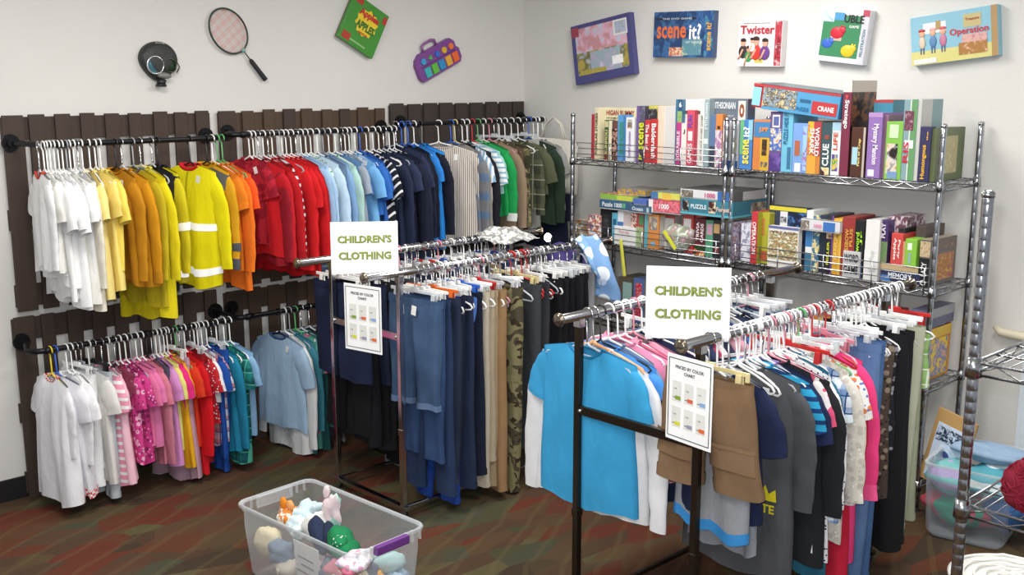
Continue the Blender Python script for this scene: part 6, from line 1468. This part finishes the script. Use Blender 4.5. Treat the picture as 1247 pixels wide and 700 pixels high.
def knot(u_, v_): return (4.17+.11*u_, B1+.05-.16*v_, ZR1-.10+.11*math.sin(PI*min(1, v_*1.1))*(.6+.4*u_)-.05*v_+.012*math.sin(9*u_+5*v_))
o = drape('scarf_end', F('7ca4d4', 'floral', 'e0e8f0', 4, 'c0d4ec'), knot, 12, 14, None, None); sf = [q for q in col.objects if q.name == 'scarf'][0]; o.parent = sf
p = ony(745, 330, B1-.12)
o = MB().box((0, 0, 0), (.01, .018, .20), rot=Matrix.Rotation(R(-9), 3, 'X'), bev=.004).build('yellow_folder', plain('c4c444', .5)); o.location = (4.37, B1-.14, 1.115); tag(o, 'narrow yellow strip of card beside the blue flowered scarf', 'card')
def purple(u_, v_): return (4.26+.13*u_, B1+.30-.24*u_+.02*math.sin(9*v_), 1.14-.28*v_+.03*math.sin(7*u_))
drape('purple_cloth', F('4a4078'), purple, 10, 12, 'dusky purple cloth behind the blue flowered scarf', 'cloth')
# crumpled silver white cloth lying on the hangers of the far rack's back rail
def silver(u_, v_):
    return (3.92+.36*u_, A1-.15+.24*v_+.02*math.sin(9*u_), 1.175+.08*math.sin(PI*min(1, v_*1.05))*(1-.35*abs(u_-.4))*math.sin(PI*(.12+.8*u_))+.007*math.sin(15*u_+7*v_)+.005*math.sin(19*v_-9*u_))
drape('crumpled_cloth', F('d2d2d0', 'splotch', '8c8c88', .35), silver, 26, 18, 'crumpled white and grey patterned cloth lying over the far rack hangers', 'cloth')
# cream vinyl tote hanging at the end of the corner rail
px_ = 5.13
r = empty('tote_bag', (px_, RY-.11, 1.80), R(12), 'cream vinyl tote bag hanging at the right end of the corner rail', 'bag')
hw_ = .19
bag = MB(); K = 26; hs = [(-.12, .9, .01), (-.14, .95, .03), (-.30, 1.0, .04), (-.46, .99, .035), (-.475, .97, .01)]
for (z, k, t_) in hs:
    for i in range(K):
        a = 2*PI*i/K; bag.v.append((t_*sgp(math.sin(a), .5), hw_*k*sgp(math.cos(a), .45), z+.03*(math.cos(a)*.5)))
bag.f = [(j*K+i, j*K+(i+1) % K, (j+1)*K+(i+1) % K, (j+1)*K+i) for j in range(len(hs)-1) for i in range(K)]+[tuple(range((len(hs)-1)*K, len(hs)*K))]
bag.build('bag_body', F('d6d3c8'), r, True)
for s_ in (-1, 1):
    MB().tube([(s_*.012, -.09, -.13), (s_*.01, -.06, -.03), (0, .0, .018), (s_*.01, .06, -.03), (s_*.012, .09, -.13)], .006, 6).build('strap', F('d8d4c8'), r, True)
MB().box((-.042, 0, -.31), (.003, .26, .26), rot=None, bev=.01).build('front_pocket', F('dcd9d0'), r)
hanger('tube', 'white', .2, .0135, (5.10, RY, 1.80), R(-30), 'last white plastic hanger on the corner rail, beside the cream tote bag')
# small twin-bulb stand added in place of flash reflections behind the far rack
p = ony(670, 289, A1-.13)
r = empty('glint_stand', p, R(-45), 'two glowing spots standing in for flash reflections behind the far rack', 'reflection')
MB().box((0, 0, .0), (.02, .13, .018), bev=.004).tube([(0, 0, 0), (0, 0, -.10)], .006, 8).build('glint_bar', plain('303236', .3), r)
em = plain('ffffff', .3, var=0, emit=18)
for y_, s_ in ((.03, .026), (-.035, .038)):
    MB().sphere((-.014, y_, .004), s_*.8, 12, 8, (.7, 1.25, .8)).build('glint', em, r, True)
MB().tube([(.0, 0, -.10), (.0, 0, -p.z)], .005, 8).build('glint_stem', plain('303236', .3), r)
MB().tube([(0, 0, -p.z), (0, 0, -p.z+.015)], .06, 20).build('glint_base', plain('303236', .3), r)
